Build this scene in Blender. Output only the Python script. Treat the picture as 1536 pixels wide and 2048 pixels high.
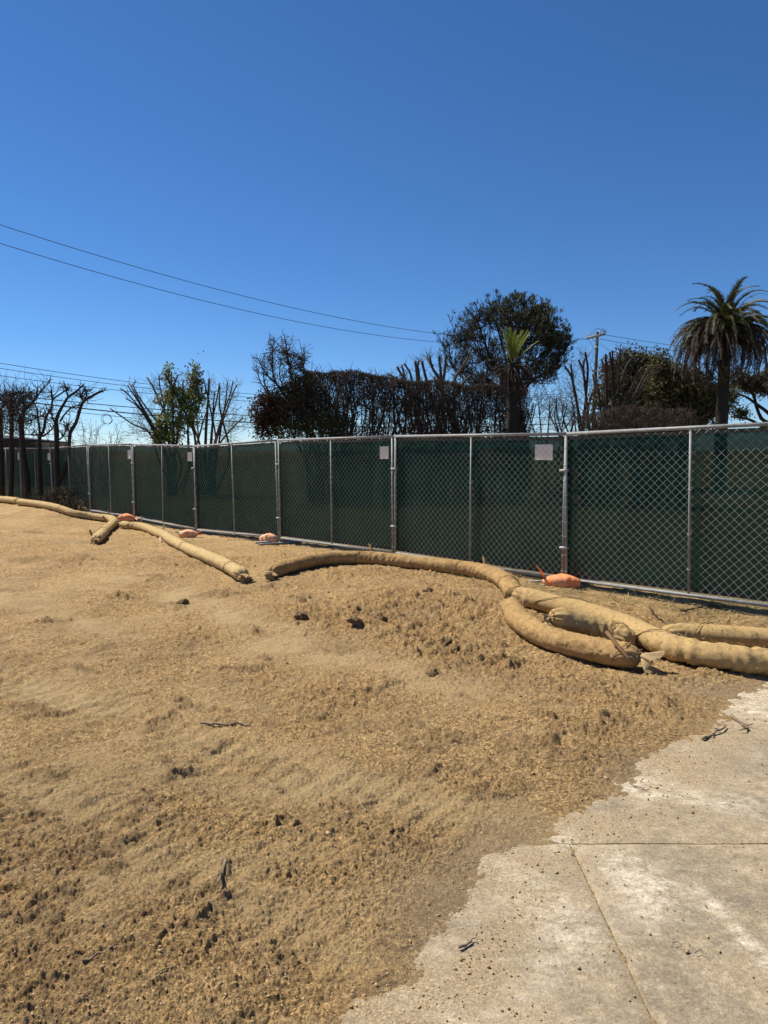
import bpy, math, random
import numpy as np

# ------------------------------------------------------------------ camera, sky, sun, exposure
SC = bpy.context.scene
for o in list(bpy.data.objects):
    bpy.data.objects.remove(o)
COL = SC.collection
F = 1420.0            # focal length in pixels of a 1536 x 2048 picture
H = 1.70              # eye height above the slab
PITCH = math.atan(124 / F)

cd = bpy.data.cameras.new('camera')
cam = bpy.data.objects.new('camera', cd)
COL.objects.link(cam)
cam.location = (0, 0, H)
cam.rotation_euler = (math.radians(90) - PITCH, 0, 0)
cd.sensor_fit = 'VERTICAL'
cd.sensor_height = 32.0
cd.lens = F / 2048 * 32.0
cd.clip_start = 0.05
cd.clip_end = 9000
SC.camera = cam

SUN_EL = math.radians(53)
SUN_AZ = math.radians(-57)      # clockwise from +Y: from the left, just grazing the fence's near face
w = bpy.data.worlds.new('World')
SC.world = w
w.use_nodes = True
nt = w.node_tree
bg = nt.nodes['Background']
sky = nt.nodes.new('ShaderNodeTexSky')
sky.sky_type = 'NISHITA'
sky.sun_disc = False
sky.sun_elevation = SUN_EL
sky.sun_rotation = SUN_AZ
sky.altitude = 1000
sky.air_density = 0.85
sky.dust_density = 0.0
sky.ozone_density = 9.0
hs = nt.nodes.new('ShaderNodeHueSaturation')
hs.inputs['Saturation'].default_value = 1.1
nt.links.new(sky.outputs[0], hs.inputs['Color'])
nt.links.new(hs.outputs[0], bg.inputs['Color'])
bg.inputs['Strength'].default_value = 0.081

sd = bpy.data.lights.new('sun', 'SUN')
sun = bpy.data.objects.new('sun', sd)
COL.objects.link(sun)
sd.energy = 5.0
sd.angle = math.radians(0.5)
sd.color = (1.0, 0.94, 0.84)
SUNV = np.array([math.sin(SUN_AZ) * math.cos(SUN_EL), math.cos(SUN_AZ) * math.cos(SUN_EL), math.sin(SUN_EL)])
from mathutils import Vector, Matrix
sun.rotation_euler = Vector(-SUNV).to_track_quat('-Z', 'Y').to_euler()

SC.view_settings.view_transform = 'Standard'
SC.view_settings.look = 'None'
SC.view_settings.exposure = 0.56
SC.view_settings.gamma = 1.0
SC.view_settings.use_curve_mapping = False

# ------------------------------------------------------------------ noise
def _hash(ix, iy, seed):
    h = (ix.astype(np.int64) * 374761393 + iy.astype(np.int64) * 668265263 + seed * 974634777) & 0xffffffff
    h = ((h ^ (h >> 13)) * 1274126177) & 0xffffffff
    h = (h ^ (h >> 16))
    h = (h * 2246822519) & 0xffffffff
    return ((h ^ (h >> 15)) & 0xffffff) / float(0x1000000)

def perlin(x, y, seed=0):
    x = np.asarray(x, float); y = np.asarray(y, float)
    ix = np.floor(x); iy = np.floor(y)
    fx = x - ix; fy = y - iy
    ix = ix.astype(np.int64); iy = iy.astype(np.int64)
    sx = fx * fx * fx * (fx * (fx * 6 - 15) + 10); sy = fy * fy * fy * (fy * (fy * 6 - 15) + 10)
    def g(ax, ay, dx, dy):
        a = _hash(ax, ay, seed) * 2 * math.pi
        return np.cos(a) * dx + np.sin(a) * dy
    n00 = g(ix, iy, fx, fy); n10 = g(ix + 1, iy, fx - 1, fy)
    n01 = g(ix, iy + 1, fx, fy - 1); n11 = g(ix + 1, iy + 1, fx - 1, fy - 1)
    a = n00 + (n10 - n00) * sx
    b = n01 + (n11 - n01) * sx
    return (a + (b - a) * sy) * 1.4

def fbm(x, y, octv=3, seed=0, gain=0.5):
    s = 0; a = 1.0; t = 0
    for i in range(octv):
        s = s + a * perlin(x * 2 ** i, y * 2 ** i, seed + i * 17); t += a; a *= gain
    return s / t

def lumps(x, y, seed=0, fill=1.0):
    """round crumbs of random height, one per cell, 0 between them"""
    x = np.asarray(x, float); y = np.asarray(y, float)
    ix = np.floor(x).astype(np.int64); iy = np.floor(y).astype(np.int64)
    out = np.zeros(x.shape)
    for dx in (-1, 0, 1):
        for dy in (-1, 0, 1):
            cx = ix + dx; cy = iy + dy
            px = cx + _hash(cx, cy, seed); py = cy + _hash(cx, cy, seed + 5)
            rr = 0.3 + 0.45 * _hash(cx, cy, seed + 9)
            hh = (_hash(cx, cy, seed + 13) < fill) * (0.35 + 0.65 * _hash(cx, cy, seed + 21))
            d2 = ((x - px) ** 2 + (y - py) ** 2) / (rr * rr)
            out = np.maximum(out, hh * rr * 1.5 * np.sqrt(np.clip(1 - d2, 0, 1)))
    return out

def sstep(a, b, x):
    t = np.clip((x - a) / (b - a), 0, 1)
    return t * t * (3 - 2 * t)

# ------------------------------------------------------------------ mesh helpers
def mesh_np(name, V, loops, starts, mat=None, smooth=True):
    me = bpy.data.meshes.new(name)
    V = np.ascontiguousarray(V, dtype=np.float32)
    loops = np.ascontiguousarray(loops, dtype=np.int32); starts = np.ascontiguousarray(starts, dtype=np.int32)
    me.vertices.add(len(V)); me.vertices.foreach_set('co', V.ravel())
    me.loops.add(len(loops)); me.loops.foreach_set('vertex_index', loops)
    me.polygons.add(len(starts)); me.polygons.foreach_set('loop_start', starts)
    if smooth:
        me.polygons.foreach_set('use_smooth', np.ones(len(starts), dtype=bool))
    me.update(calc_edges=True)
    if mat: me.materials.append(mat)
    return me

class MB:
    """collects faces; build() links them as ONE mesh object"""
    def __init__(s): s.v = []; s.l = []; s.st = []; s.nv = 0; s.nl = 0
    def add(s, V, polys):
        V = np.asarray(V, float)
        s.v.append(V)
        for p in polys:
            s.st.append(np.array([s.nl])); s.l.append(np.array(p) + s.nv); s.nl += len(p)
        s.nv += len(V)
    def addn(s, V, Q):
        """Q: array of polygons (m,k)"""
        V = np.asarray(V, float).reshape(-1, 3); Q = np.asarray(Q)
        m, k = Q.shape
        s.v.append(V); s.l.append((Q + s.nv).ravel()); s.st.append(s.nl + np.arange(m) * k)
        s.nl += m * k; s.nv += len(V)
    def tube(s, P, R, sides=6, cap=True, squash=None, disp=None):
        P = np.asarray(P, float); n = len(P)
        R = np.broadcast_to(np.asarray(R, float), (n,))
        T = np.gradient(P, axis=0); T /= np.linalg.norm(T, axis=1)[:, None] + 1e-9
        up = np.array([0, 0, 1.0]) if abs(T[:, 2]).mean() < 0.8 else np.array([0.0, 1.0, 0])
        A = np.cross(T, up); A /= np.linalg.norm(A, axis=1)[:, None] + 1e-9
        B = np.cross(A, T)
        a = np.arange(sides) / sides * 2 * math.pi
        ca = np.cos(a)[None, :, None]; sa = np.sin(a)[None, :, None]
        rr = R[:, None] * np.ones((1, sides))
        if disp is not None: rr = rr + disp
        rz = rr * (1 if squash is None else squash)
        V = P[:, None, :] + A[:, None, :] * ca * rr[:, :, None] + B[:, None, :] * sa * rz[:, :, None]
        i = np.arange(n - 1)[:, None] * sides; j = np.arange(sides)[None, :]; j2 = (j + 1) % sides
        Q = np.stack([i + j, i + j2, i + sides + j2, i + sides + j], -1).reshape(-1, 4)
        s.addn(V.reshape(-1, 3), Q)
        if cap and sides > 3:
            b = s.nv - n * sides
            s.l.append(b + np.arange(sides)[::-1]); s.st.append(np.array([s.nl])); s.nl += sides
            s.l.append(b + (n - 1) * sides + np.arange(sides)); s.st.append(np.array([s.nl])); s.nl += sides
        return V
    def box(s, c, sx, sy, sz, M=None):
        v = np.array([(x, y, z) for x in (-.5, .5) for y in (-.5, .5) for z in (-.5, .5)]) * (sx, sy, sz)
        if M is not None: v = v @ np.array(M).T
        s.add(v + np.array(c), [(0, 1, 3, 2), (4, 6, 7, 5), (0, 4, 5, 1), (2, 3, 7, 6), (0, 2, 6, 4), (1, 5, 7, 3)])
    def mesh(s, name, mat, smooth=True):
        return mesh_np(name, np.concatenate(s.v), np.concatenate(s.l), np.concatenate(s.st), mat, smooth)
    def build(s, name, mat, parent=None, smooth=True):
        return link(name, s.mesh(name, mat, smooth), parent)

def link(name, me, parent=None):
    o = bpy.data.objects.new(name, me); COL.objects.link(o)
    if parent: o.parent = parent
    return o

def tag(o, label, cat, group=None):
    o['label'] = label; o['category'] = cat
    if group: o['group'] = group
    return o

def empty(name, loc=(0, 0, 0), rot=(0, 0, 0)):
    o = bpy.data.objects.new(name, None); COL.objects.link(o)
    o.location = loc; o.rotation_euler = rot
    o.empty_display_size = 0.1
    return o

# ------------------------------------------------------------------ materials
def material(name, c1, c2=None, scale=8.0, rough=0.9, bump=0.0, bscale=80.0, metal=0.0, spec=0.3,
             c3=None, scale3=1.5, trans=0.0, stretch=None, detail=6):
    m = bpy.data.materials.new(name); m.use_nodes = True
    n = m.node_tree.nodes; L = m.node_tree.links
    b = n['Principled BSDF']
    b.inputs['Roughness'].default_value = rough
    b.inputs['Metallic'].default_value = metal
    b.inputs['Specular IOR Level'].default_value = spec
    tc = n.new('ShaderNodeTexCoord')
    src = tc.outputs['Object']
    if stretch:
        mp = n.new('ShaderNodeMapping'); mp.inputs['Scale'].default_value = stretch
        L.new(src, mp.inputs[0]); src = mp.outputs[0]
    col = None
    if c2 is None:
        b.inputs['Base Color'].default_value = (*c1, 1)
    else:
        t = n.new('ShaderNodeTexNoise'); t.inputs['Scale'].default_value = scale; t.inputs['Detail'].default_value = detail
        t.inputs['Roughness'].default_value = 0.65
        L.new(src, t.inputs['Vector'])
        r = n.new('ShaderNodeValToRGB'); r.color_ramp.elements[0].position = 0.32; r.color_ramp.elements[1].position = 0.68
        r.color_ramp.elements[0].color = (*c1, 1); r.color_ramp.elements[1].color = (*c2, 1)
        L.new(t.outputs[0], r.inputs[0]); col = r.outputs[0]
        if c3:
            t3 = n.new('ShaderNodeTexNoise'); t3.inputs['Scale'].default_value = scale3; t3.inputs['Detail'].default_value = 4
            L.new(src, t3.inputs['Vector'])
            r3 = n.new('ShaderNodeValToRGB'); r3.color_ramp.elements[0].position = 0.48; r3.color_ramp.elements[1].position = 0.66
            L.new(t3.outputs[0], r3.inputs[0])
            mx = n.new('ShaderNodeMix'); mx.data_type = 'RGBA'
            L.new(r3.outputs[0], mx.inputs['Factor']); L.new(col, mx.inputs[6]); mx.inputs[7].default_value = (*c3, 1)
            col = mx.outputs[2]
        L.new(col, b.inputs['Base Color'])
    if bump:
        t2 = n.new('ShaderNodeTexNoise'); t2.inputs['Scale'].default_value = bscale; t2.inputs['Detail'].default_value = 4
        L.new(src, t2.inputs['Vector'])
        bp = n.new('ShaderNodeBump'); bp.inputs['Strength'].default_value = 1.0; bp.inputs['Distance'].default_value = bump
        L.new(t2.outputs[0], bp.inputs['Height']); L.new(bp.outputs[0], b.inputs['Normal'])
    if trans:
        tr = n.new('ShaderNodeBsdfTranslucent'); ms = n.new('ShaderNodeMixShader'); ms.inputs[0].default_value = trans
        if col: L.new(col, tr.inputs[0])
        else: tr.inputs[0].default_value = (*c1, 1)
        L.new(b.outputs[0], ms.inputs[1]); L.new(tr.outputs[0], ms.inputs[2])
        L.new(ms.outputs[0], n['Material Output'].inputs[0])
    return m

M = {}
M['steel'] = material('galvanised_steel', (.17, .172, .17), (.29, .29, .285), 14, .55, metal=.0, spec=.4)
M['wire'] = material('galvanised_wire', (.36, .37, .365), (.52, .53, .52), 5, .5, metal=.1, spec=.5)
M['steel_worn'] = material('dull_pipe', (.28, .27, .26), (.42, .41, .39), 20, .6, metal=.3)
M['hem'] = material('black_hem', (.008, .012, .012), (.014, .02, .019), 20, .9)
M['paper'] = material('white_paper', (.97, .95, .88), rough=.7, trans=.3)
M['stake'] = material('weathered_stake', (.22, .12, .05), (.36, .21, .1), 30, .9, stretch=(1, 1, .2))
M['stake_new'] = material('pale_stake', (.5, .38, .24), (.62, .5, .34), 30, .9, stretch=(1, 1, .2))
M['twine'] = material('jute_twine', (.16, .1, .045), (.24, .16, .08), 60, .95)
M['orange'] = material('orange_bag', (.8, .25, .085), (.9, .36, .15), 12, .75, bump=.014, bscale=20, c3=(.74, .4, .22), scale3=7, trans=.12)
M['orange_pale'] = material('faded_bag', (.82, .4, .2), (.9, .52, .3), 12, .8, bump=.014, bscale=18, c3=(.7, .46, .29), scale3=7, trans=.12)
M['orange_red'] = material('red_bag_neck', (.6, .09, .035), (.7, .14, .06), 12, .7)
M['char'] = material('charred_bark', (.016, .013, .011), (.04, .033, .028), 14, .95, bump=.01, bscale=40)
M['char_brown'] = material('scorched_bark', (.035, .024, .018), (.075, .052, .037), 14, .95, bump=.006, bscale=40)
M['bark'] = material('grey_bark', (.06, .047, .037), (.12, .095, .075), 16, .95, bump=.008, bscale=40)
M['cut'] = material('cut_stem_bark', (.05, .035, .028), (.1, .075, .055), 12, .9, bump=.005, bscale=40)
M['twig'] = material('scorched_twig', (.04, .03, .023), (.1, .074, .055), 9, .95)
M['twig_pale'] = material('dry_twig', (.09, .07, .05), (.17, .135, .1), 9, .95)
M['twig_red'] = material('rust_twig', (.06, .036, .024), (.12, .075, .05), 9, .95)
M['needle'] = material('dark_needles', (.036, .05, .024), (.075, .082, .036), 1.2, .8, trans=.2)
M['deadleaf'] = material('charred_leaves', (.028, .021, .015), (.07, .052, .036), 2.5, .95)
M['brownleaf'] = material('scorched_foliage', (.05, .022, .012), (.1, .05, .022), 1.3, .9, trans=.2)
M['darkleaf'] = material('dark_foliage', (.045, .047, .022), (.09, .082, .036), .7, .85, trans=.2, c3=(.07, .05, .025), scale3=.5)
M['olive'] = material('olive_foliage', (.07, .08, .034), (.13, .125, .052), .8, .8, trans=.22)
M['green'] = material('green_foliage', (.14, .2, .06), (.28, .33, .1), 1.0, .7, trans=.3, c3=(.22, .17, .05), scale3=1.2)
M['sprout'] = material('new_palm_growth', (.14, .19, .03), (.28, .3, .06), 3, .6, trans=.3)
M['frond_g'] = material('palm_frond_green', (.05, .065, .022), (.11, .1, .04), 2, .6, trans=.2)
M['frond_d'] = material('palm_frond_dead', (.045, .032, .022), (.1, .074, .05), 2, .8, trans=.1)
M['frond_p'] = material('palm_frond_pale', (.25, .2, .13), (.38, .31, .2), 2, .8, trans=.1)
M['straw'] = material('dry_straw', (.26, .2, .09), (.42, .34, .16), 5, .9, trans=.15)
M['weed'] = material('scrubby_weed', (.04, .04, .02), (.09, .075, .035), 3, .85, trans=.15)
M['pole'] = material('pole_wood', (.022, .018, .015), (.045, .037, .03), 9, .9, stretch=(1, 1, .1))
M['arm'] = material('weathered_crossarm', (.38, .36, .33), (.5, .48, .44), 9, .8)
M['cable'] = material('black_cable', (.012, .013, .015), rough=.6)
M['ceramic'] = material('pale_insulator', (.5, .5, .5), rough=.3)
M['stucco'] = material('grey_stucco', (.05, .045, .04), (.09, .08, .072), 4, .95)
M['brick'] = material('red_wall', (.26, .06, .045), (.34, .1, .07), 6, .95)
M['roof'] = material('dark_roof', (.05, .045, .042), (.09, .08, .075), 6, .95)
M['glass'] = material('dark_glass', (.02, .025, .03), rough=.1, spec=.6)
M['clod'] = material('clod_earth', (.34, .225, .105), (.52, .345, .165), 5, .97, bump=.3, bscale=5)
M['crumb'] = material('crumb_earth', (.28, .19, .095), (.5, .35, .18), 30, .97)
M['root'] = material('grey_root', (.14, .1, .068), (.25, .185, .125), 20, .95)
M['chip'] = material('white_chip', (.5, .48, .44), rough=.8)

def screen_material():
    m = bpy.data.materials.new('green_screen_fabric'); m.use_nodes = True
    n = m.node_tree.nodes; L = m.node_tree.links
    n.remove(n['Principled BSDF'])
    tc = n.new('ShaderNodeTexCoord')
    t = n.new('ShaderNodeTexNoise'); t.inputs['Scale'].default_value = 1.6; t.inputs['Detail'].default_value = 5
    L.new(tc.outputs['Object'], t.inputs['Vector'])
    r = n.new('ShaderNodeValToRGB'); r.color_ramp.elements[0].position = .3; r.color_ramp.elements[1].position = .75
    r.color_ramp.elements[0].color = (.006, .029, .02, 1); r.color_ramp.elements[1].color = (.013, .05, .036, 1)
    L.new(t.outputs[0], r.inputs[0])
    d = n.new('ShaderNodeBsdfDiffuse'); tl = n.new('ShaderNodeBsdfTranslucent'); tp = n.new('ShaderNodeBsdfTransparent')
    tp.inputs[0].default_value = (.8, .95, .9, 1)
    L.new(r.outputs[0], d.inputs[0]); L.new(r.outputs[0], tl.inputs[0])
    m1 = n.new('ShaderNodeMixShader'); m1.inputs[0].default_value = .4
    L.new(d.outputs[0], m1.inputs[1]); L.new(tl.outputs[0], m1.inputs[2])
    m2 = n.new('ShaderNodeMixShader'); m2.inputs[0].default_value = .04
    L.new(m1.outputs[0], m2.inputs[1]); L.new(tp.outputs[0], m2.inputs[2])
    L.new(m2.outputs[0], n['Material Output'].inputs[0])
    return m
M['screen'] = screen_material()

def burlap(name, c1, c2, soil, soil_pos):
    """woven sleeve with soil rubbed into it"""
    m = bpy.data.materials.new(name); m.use_nodes = True
    n = m.node_tree.nodes; L = m.node_tree.links; b = n['Principled BSDF']
    b.inputs['Roughness'].default_value = .95; b.inputs['Specular IOR Level'].default_value = .1
    tc = n.new('ShaderNodeTexCoord')
    def noise(s, d, rg=.6):
        t = n.new('ShaderNodeTexNoise'); t.inputs['Scale'].default_value = s; t.inputs['Detail'].default_value = d
        t.inputs['Roughness'].default_value = rg
        L.new(tc.outputs['Object'], t.inputs['Vector']); return t.outputs[0]
    r = n.new('ShaderNodeValToRGB'); r.color_ramp.elements[0].position = .3; r.color_ramp.elements[1].position = .7
    r.color_ramp.elements[0].color = (*c1, 1); r.color_ramp.elements[1].color = (*c2, 1)
    L.new(noise(26, 8, .75), r.inputs[0])
    r2 = n.new('ShaderNodeValToRGB'); r2.color_ramp.elements[0].position = soil_pos; r2.color_ramp.elements[1].position = soil_pos + .14
    L.new(noise(9, 8, .75), r2.inputs[0])
    mx = n.new('ShaderNodeMix'); mx.data_type = 'RGBA'
    L.new(r2.outputs[0], mx.inputs['Factor']); L.new(r.outputs[0], mx.inputs[6]); mx.inputs[7].default_value = (*soil, 1)
    L.new(mx.outputs[2], b.inputs['Base Color'])
    bp = n.new('ShaderNodeBump'); bp.inputs['Strength'].default_value = .9; bp.inputs['Distance'].default_value = .004
    L.new(noise(190, 3), bp.inputs['Height'])
    bp2 = n.new('ShaderNodeBump'); bp2.inputs['Strength'].default_value = .7; bp2.inputs['Distance'].default_value = .006
    L.new(noise(22, 4), bp2.inputs['Height']); L.new(bp2.outputs[0], bp.inputs['Normal'])
    L.new(bp.outputs[0], b.inputs['Normal'])
    return m
M['sleeve_pale'] = burlap('pale_burlap', (.4, .28, .12), (.55, .405, .2), (.27, .185, .09), .56)
M['sleeve_tan'] = burlap('tan_burlap', (.36, .235, .09), (.48, .33, .145), (.3, .2, .1), .58)
M['sleeve_brown'] = burlap('soiled_burlap', (.31, .19, .075), (.44, .285, .125), (.26, .16, .07), .47)
M['sleeve_gold'] = burlap('golden_burlap', (.35, .23, .095), (.48, .33, .15), (.25, .165, .08), .55)
M['ruffle'] = material('burlap_ruffle', (.36, .25, .12), (.52, .38, .2), 20, .95, bump=.004, bscale=120, trans=.2)

# ------------------------------------------------------------------ ground
EDGE = np.array([(-.9, .6), (-.2, 1.6), (-.02, 1.95), (.16, 2.17), (.29, 2.38), (.47, 2.58), (.53, 2.76), (.78, 3.0),
                 (1.35, 3.5), (1.75, 3.98), (2.05, 4.2), (2.3, 4.42), (2.36, 4.66), (2.6, 4.86), (3.2, 5.15), (4.5, 5.5), (9, 5.6)])
def edge_dist(x, y):
    """signed distance to where the dirt ends on the slab: negative over the bare slab"""
    x = np.asarray(x, float); y = np.asarray(y, float)
    best = np.full(x.shape, 1e9); sgn = np.ones(x.shape)
    for a, b in zip(EDGE[:-1], EDGE[1:]):
        d = b - a; L2 = (d * d).sum()
        t = np.clip(((x - a[0]) * d[0] + (y - a[1]) * d[1]) / L2, 0, 1)
        q = np.hypot(x - a[0] - t * d[0], y - a[1] - t * d[1])
        s = np.sign(d[0] * (y - a[1]) - d[1] * (x - a[0]))
        m = q < best
        best = np.where(m, q, best); sgn = np.where(m, s, sgn)
    return best * sgn

def fence_side(x, y):
    """>0 beyond the fence line"""
    return ((x - 2.29) * .72 + (y - 8.91) * .694)

def zbase(x, y):
    x = np.asarray(x, float); y = np.asarray(y, float)
    z = np.interp(y, [0, 5.2, 7, 8.9, 11.1, 13.3, 15.5, 17.8, 20, 25, 40, 4000], [.0, .0, .0, -.03, -.01, -.05, -.14, -.09, -.08, -.14, -.3, -.3])
    z = z + .13 * np.exp(-((x - .35) / 1.5) ** 2 - ((y - 8.5) / 1.25) ** 2)
    z = z + .06 * np.exp(-((x + 1.0) / 1.6) ** 2 - ((y - 10.2) / 1.0) ** 2)
    z = z + .10 * np.exp(-((x + 8.2) / 2.4) ** 2 - ((y - 14.5) / 2.2) ** 2)
    z = z + .26 * np.exp(-((fence_side(x, y) + 1.2) / .7) ** 2) * sstep(-7.0, -9.0, x) * (1 - sstep(26, 34, y))
    near = 1 - sstep(9, 30, np.hypot(x, y))
    z = z + near * .035 * perlin(x * .42 + 3, y * .42, 3)
    e = edge_dist(x, y)
    z = z * sstep(0, 1.2, e) + .012 * sstep(-.02, .3, e) * (1 - sstep(.6, 1.6, e))
    return z

def masks(x, y):
    r1 = fbm(x * .9, y * .9, 3, 40)
    blob = np.exp(-((x - .15) / 1.0) ** 2 - ((y - 7.0) / 1.1) ** 2) + .8 * np.exp(-((x - .9) / .6) ** 2 - ((y - 6.0) / .55) ** 2) \
        + .6 * np.exp(-((x + 1.2) / .8) ** 2 - ((y - 7.2) / .5) ** 2) + .5 * np.exp(-((x + .2) / 1.0) ** 2 - ((y - 9.2) / .7) ** 2)
    rough = np.clip(.36 + 1.0 * r1 + .85 * blob, 0, 1.2)
    # smooth scraped bands left by a machine
    def band(ax, ay, bx, by, w):
        d = np.array([bx - ax, by - ay]); L2 = (d * d).sum()
        t = np.clip(((x - ax) * d[0] + (y - ay) * d[1]) / L2, 0, 1)
        q = np.hypot(x - ax - t * d[0], y - ay - t * d[1])
        return np.exp(-(q / w) ** 2)
    sm = band(-2.6, 8.6, -.9, 6.2, .38) + band(-.9, 6.0, .5, 5.0, .3) + .8 * band(-1.6, 3.7, -.2, 3.3, .2) + .7 * band(-3.6, 9.5, -4.5, 8.0, .5) \
        + .6 * band(-1.3, 2.5, -.3, 2.9, .14) + .5 * band(-2.4, 5.2, -1.2, 4.6, .3)
    sm = sm + .9 * band(-3.4, 5.5, .55, 3.05, .2) + .8 * band(-2.5, 3.9, -.15, 2.3, .15) + .7 * band(-5.5, 9.0, -2.4, 6.4, .3)
    sm = np.clip(sm * (.75 + .6 * perlin(x * 2.2, y * 2.2, 77)), 0, 1)
    return np.clip(rough * (1 - .85 * sm), 0, 1.2), sm

DAMP = [(150, 1120, .5), (60, 1060, .7), (300, 1155, .4), (430, 1185, .4), (120, 1240, .35), (20, 1180, .45), (520, 1270, .25), (230, 1400, .22), (60, 1620, .18), (180, 1720, .14), (330, 1790, .12), (930, 1400, .2), (1100, 1500, .2), (1130, 1400, .2), (600, 1540, .18), (430, 1490, .2), (365, 1209, .22), (606, 1204, .3), (700, 1190, .25), (603, 1236, .2), (713, 1258, .16), (860, 1187, .25), (770, 1245, .22), (905, 1295, .28), (950, 1316, .2), (870, 1350, .2),
        (400, 1415, .22), (300, 1432, .22), (200, 1290, .3), (480, 1330, .25), (80, 1420, .2), (110, 1530, .2), (110, 1850, .16), (700, 1460, .2), (860, 1556, .16), (1000, 1570, .22), (820, 1690, .14),
        (715, 1965, .07), (20, 1965, .14), (270, 1655, .14), (1215, 1450, .2), (560, 1170, .25), (660, 1300, .2), (1000, 1330, .2), (250, 1190, .3), (60, 1120, .5), (330, 1120, .4), (900, 1480, .2), (640, 1620, .14), (520, 1730, .12), (440, 1840, .1), (600, 1900, .09), (1040, 1440, .2), (170, 1340, .25), (560, 1440, .2), (340, 1560, .16), (760, 1380, .2)]
def _dp():
    out = []
    for u, v, r in DAMP:
        rr = ray(u, v); t = -H / rr[2]; out.append((rr[0] * t, rr[1] * t, r))
    return out
def damp(x, y):
    m = np.zeros(np.shape(x)); wx = x + .3 * perlin(x * 2.6, y * 2.6, 101) + .12 * perlin(x * 8, y * 8, 102); wy = y + .3 * perlin(x * 2.6 + 7, y * 2.6, 103) + .12 * perlin(x * 8 + 7, y * 8, 104)
    for px_, py_, r in _dp():
        k = np.nonzero((np.abs(wx - px_) < 2 * r) & (np.abs(wy - py_) < 2 * r))[0]
        if len(k): m[k] = np.maximum(m[k], np.exp(-(((wx[k] - px_) / (r * .8)) ** 2 + ((wy[k] - py_) / (r * .7)) ** 2)))
    return sstep(.3, .95, m + .45 * fbm(x * 7, y * 7, 3, 105, .7))
def ray(u, v):
    xc = (u - 768) / F; yc = (1024 - v) / F
    return np.array([xc, math.cos(PITCH) + yc * math.sin(PITCH), -math.sin(PITCH) + yc * math.cos(PITCH)])

def detail(x, y):
    r = np.hypot(x, y)
    rough, sm = masks(x, y)
    far = 1 - sstep(14, 34, r)
    dm = damp(x, y); rough = np.clip(rough + .45 * dm, 0, 1.15)
    h = .026 * fbm(x * 1.7, y * 1.7, 3, 5) + dm * .013 * lumps(x * 15 + .3 * perlin(x * 20, y * 20, 58), y * 15, 68, .6) * (1 + .4 * perlin(x * 35, y * 35, 59)) + .010 * perlin(x * 7, y * 7, 8) * (.4 + rough)
    # machine track scratches running away to the right
    c, s = math.cos(math.radians(36)), math.sin(math.radians(36))
    a = x * c + y * s; b = -x * s + y * c
    trk = np.clip(sstep(-.2, -.7, x + .25 * (y - 2)) * (1 - sstep(3.2, 4.4, y)) + .35, 0, 1)
    h = h + trk * (.016 * perlin(a * 1.6, b * 10, 31) + .009 * perlin(a * 3.5, b * 24, 32))
    c2, s2 = math.cos(math.radians(-14)), math.sin(math.radians(-14))
    a2 = x * c2 + y * s2; b2 = -x * s2 + y * c2
    h = h + (.004 + .006 * sstep(3.4, 5, y)) * perlin(a2 * 1.5, b2 * 8, 33)
    tr1 = np.exp(-((.542 * (x + 3.4) + .84 * (y - 5.5)) / .24) ** 2) * sstep(-3.6, -3, x) * (1 - sstep(.2, .6, x)) + np.exp(-((.563 * (x + 2.5) + .827 * (y - 3.9)) / .18) ** 2) * sstep(-2.7, -2.2, x) * (1 - sstep(-.4, 0, x))
    h = h - .018 * tr1 + tr1 * .008 * np.sin((x * .84 - y * .542) * 46 + 1.5 * perlin(x * 3, y * 3, 34))
    c3, s3 = math.cos(math.radians(-31)), math.sin(math.radians(-31)); a3 = x * c3 + y * s3; b3 = -x * s3 + y * c3
    h = h + (1 - sstep(-.6, .6, x - .3 * y + 1.6)) * .022 * fbm(a3 * .9, b3 * 3.6, 3, 36) + .012 * fbm(a3 * 1.5, b3 * 7, 3, 37)
    # clods and crumbs
    wx = x + .025 * perlin(x * 9, y * 9, 50) + .008 * perlin(x * 31, y * 31, 54); wy = y + .025 * perlin(x * 9 + 40, y * 9, 51) + .008 * perlin(x * 31 + 9, y * 31, 55)
    cl = sstep(.62, 1.05, rough)
    h = h + cl * .05 * lumps(wx * 6.2, wy * 6.2, 61, .34) * (1 + .5 * perlin(x * 22, y * 22, 52))
    md = sstep(-.05, .45, fbm(x * 1.9, y * 1.9, 2, 57))
    h = h + md * (.25 + .75 * rough) * .032 * lumps(wx * 19, wy * 19, 67, .42) - (.3 + .7 * rough) * .016 * lumps(wx * 15 + 7, wy * 15, 69, .25)
    h = h + sstep(.3, .95, rough) * .03 * lumps(wx * 13, wy * 13, 62, .36) * (1 + .5 * perlin(x * 40, y * 40, 53))
    h = h + (.12 + .88 * rough) * .028 * lumps(wx * 32, wy * 32, 63, .45)
    h = h + (.35 + .65 * rough) * .018 * lumps(wx * 66, wy * 66, 64, .55) + (1 - sstep(4, 7, r)) * .009 * lumps(x * 130, y * 130, 66, .65)
    h = h + (.4 + .6 * rough) * .004 * perlin(x * 55, y * 55, 65)
    return h * far, rough, sm

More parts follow.
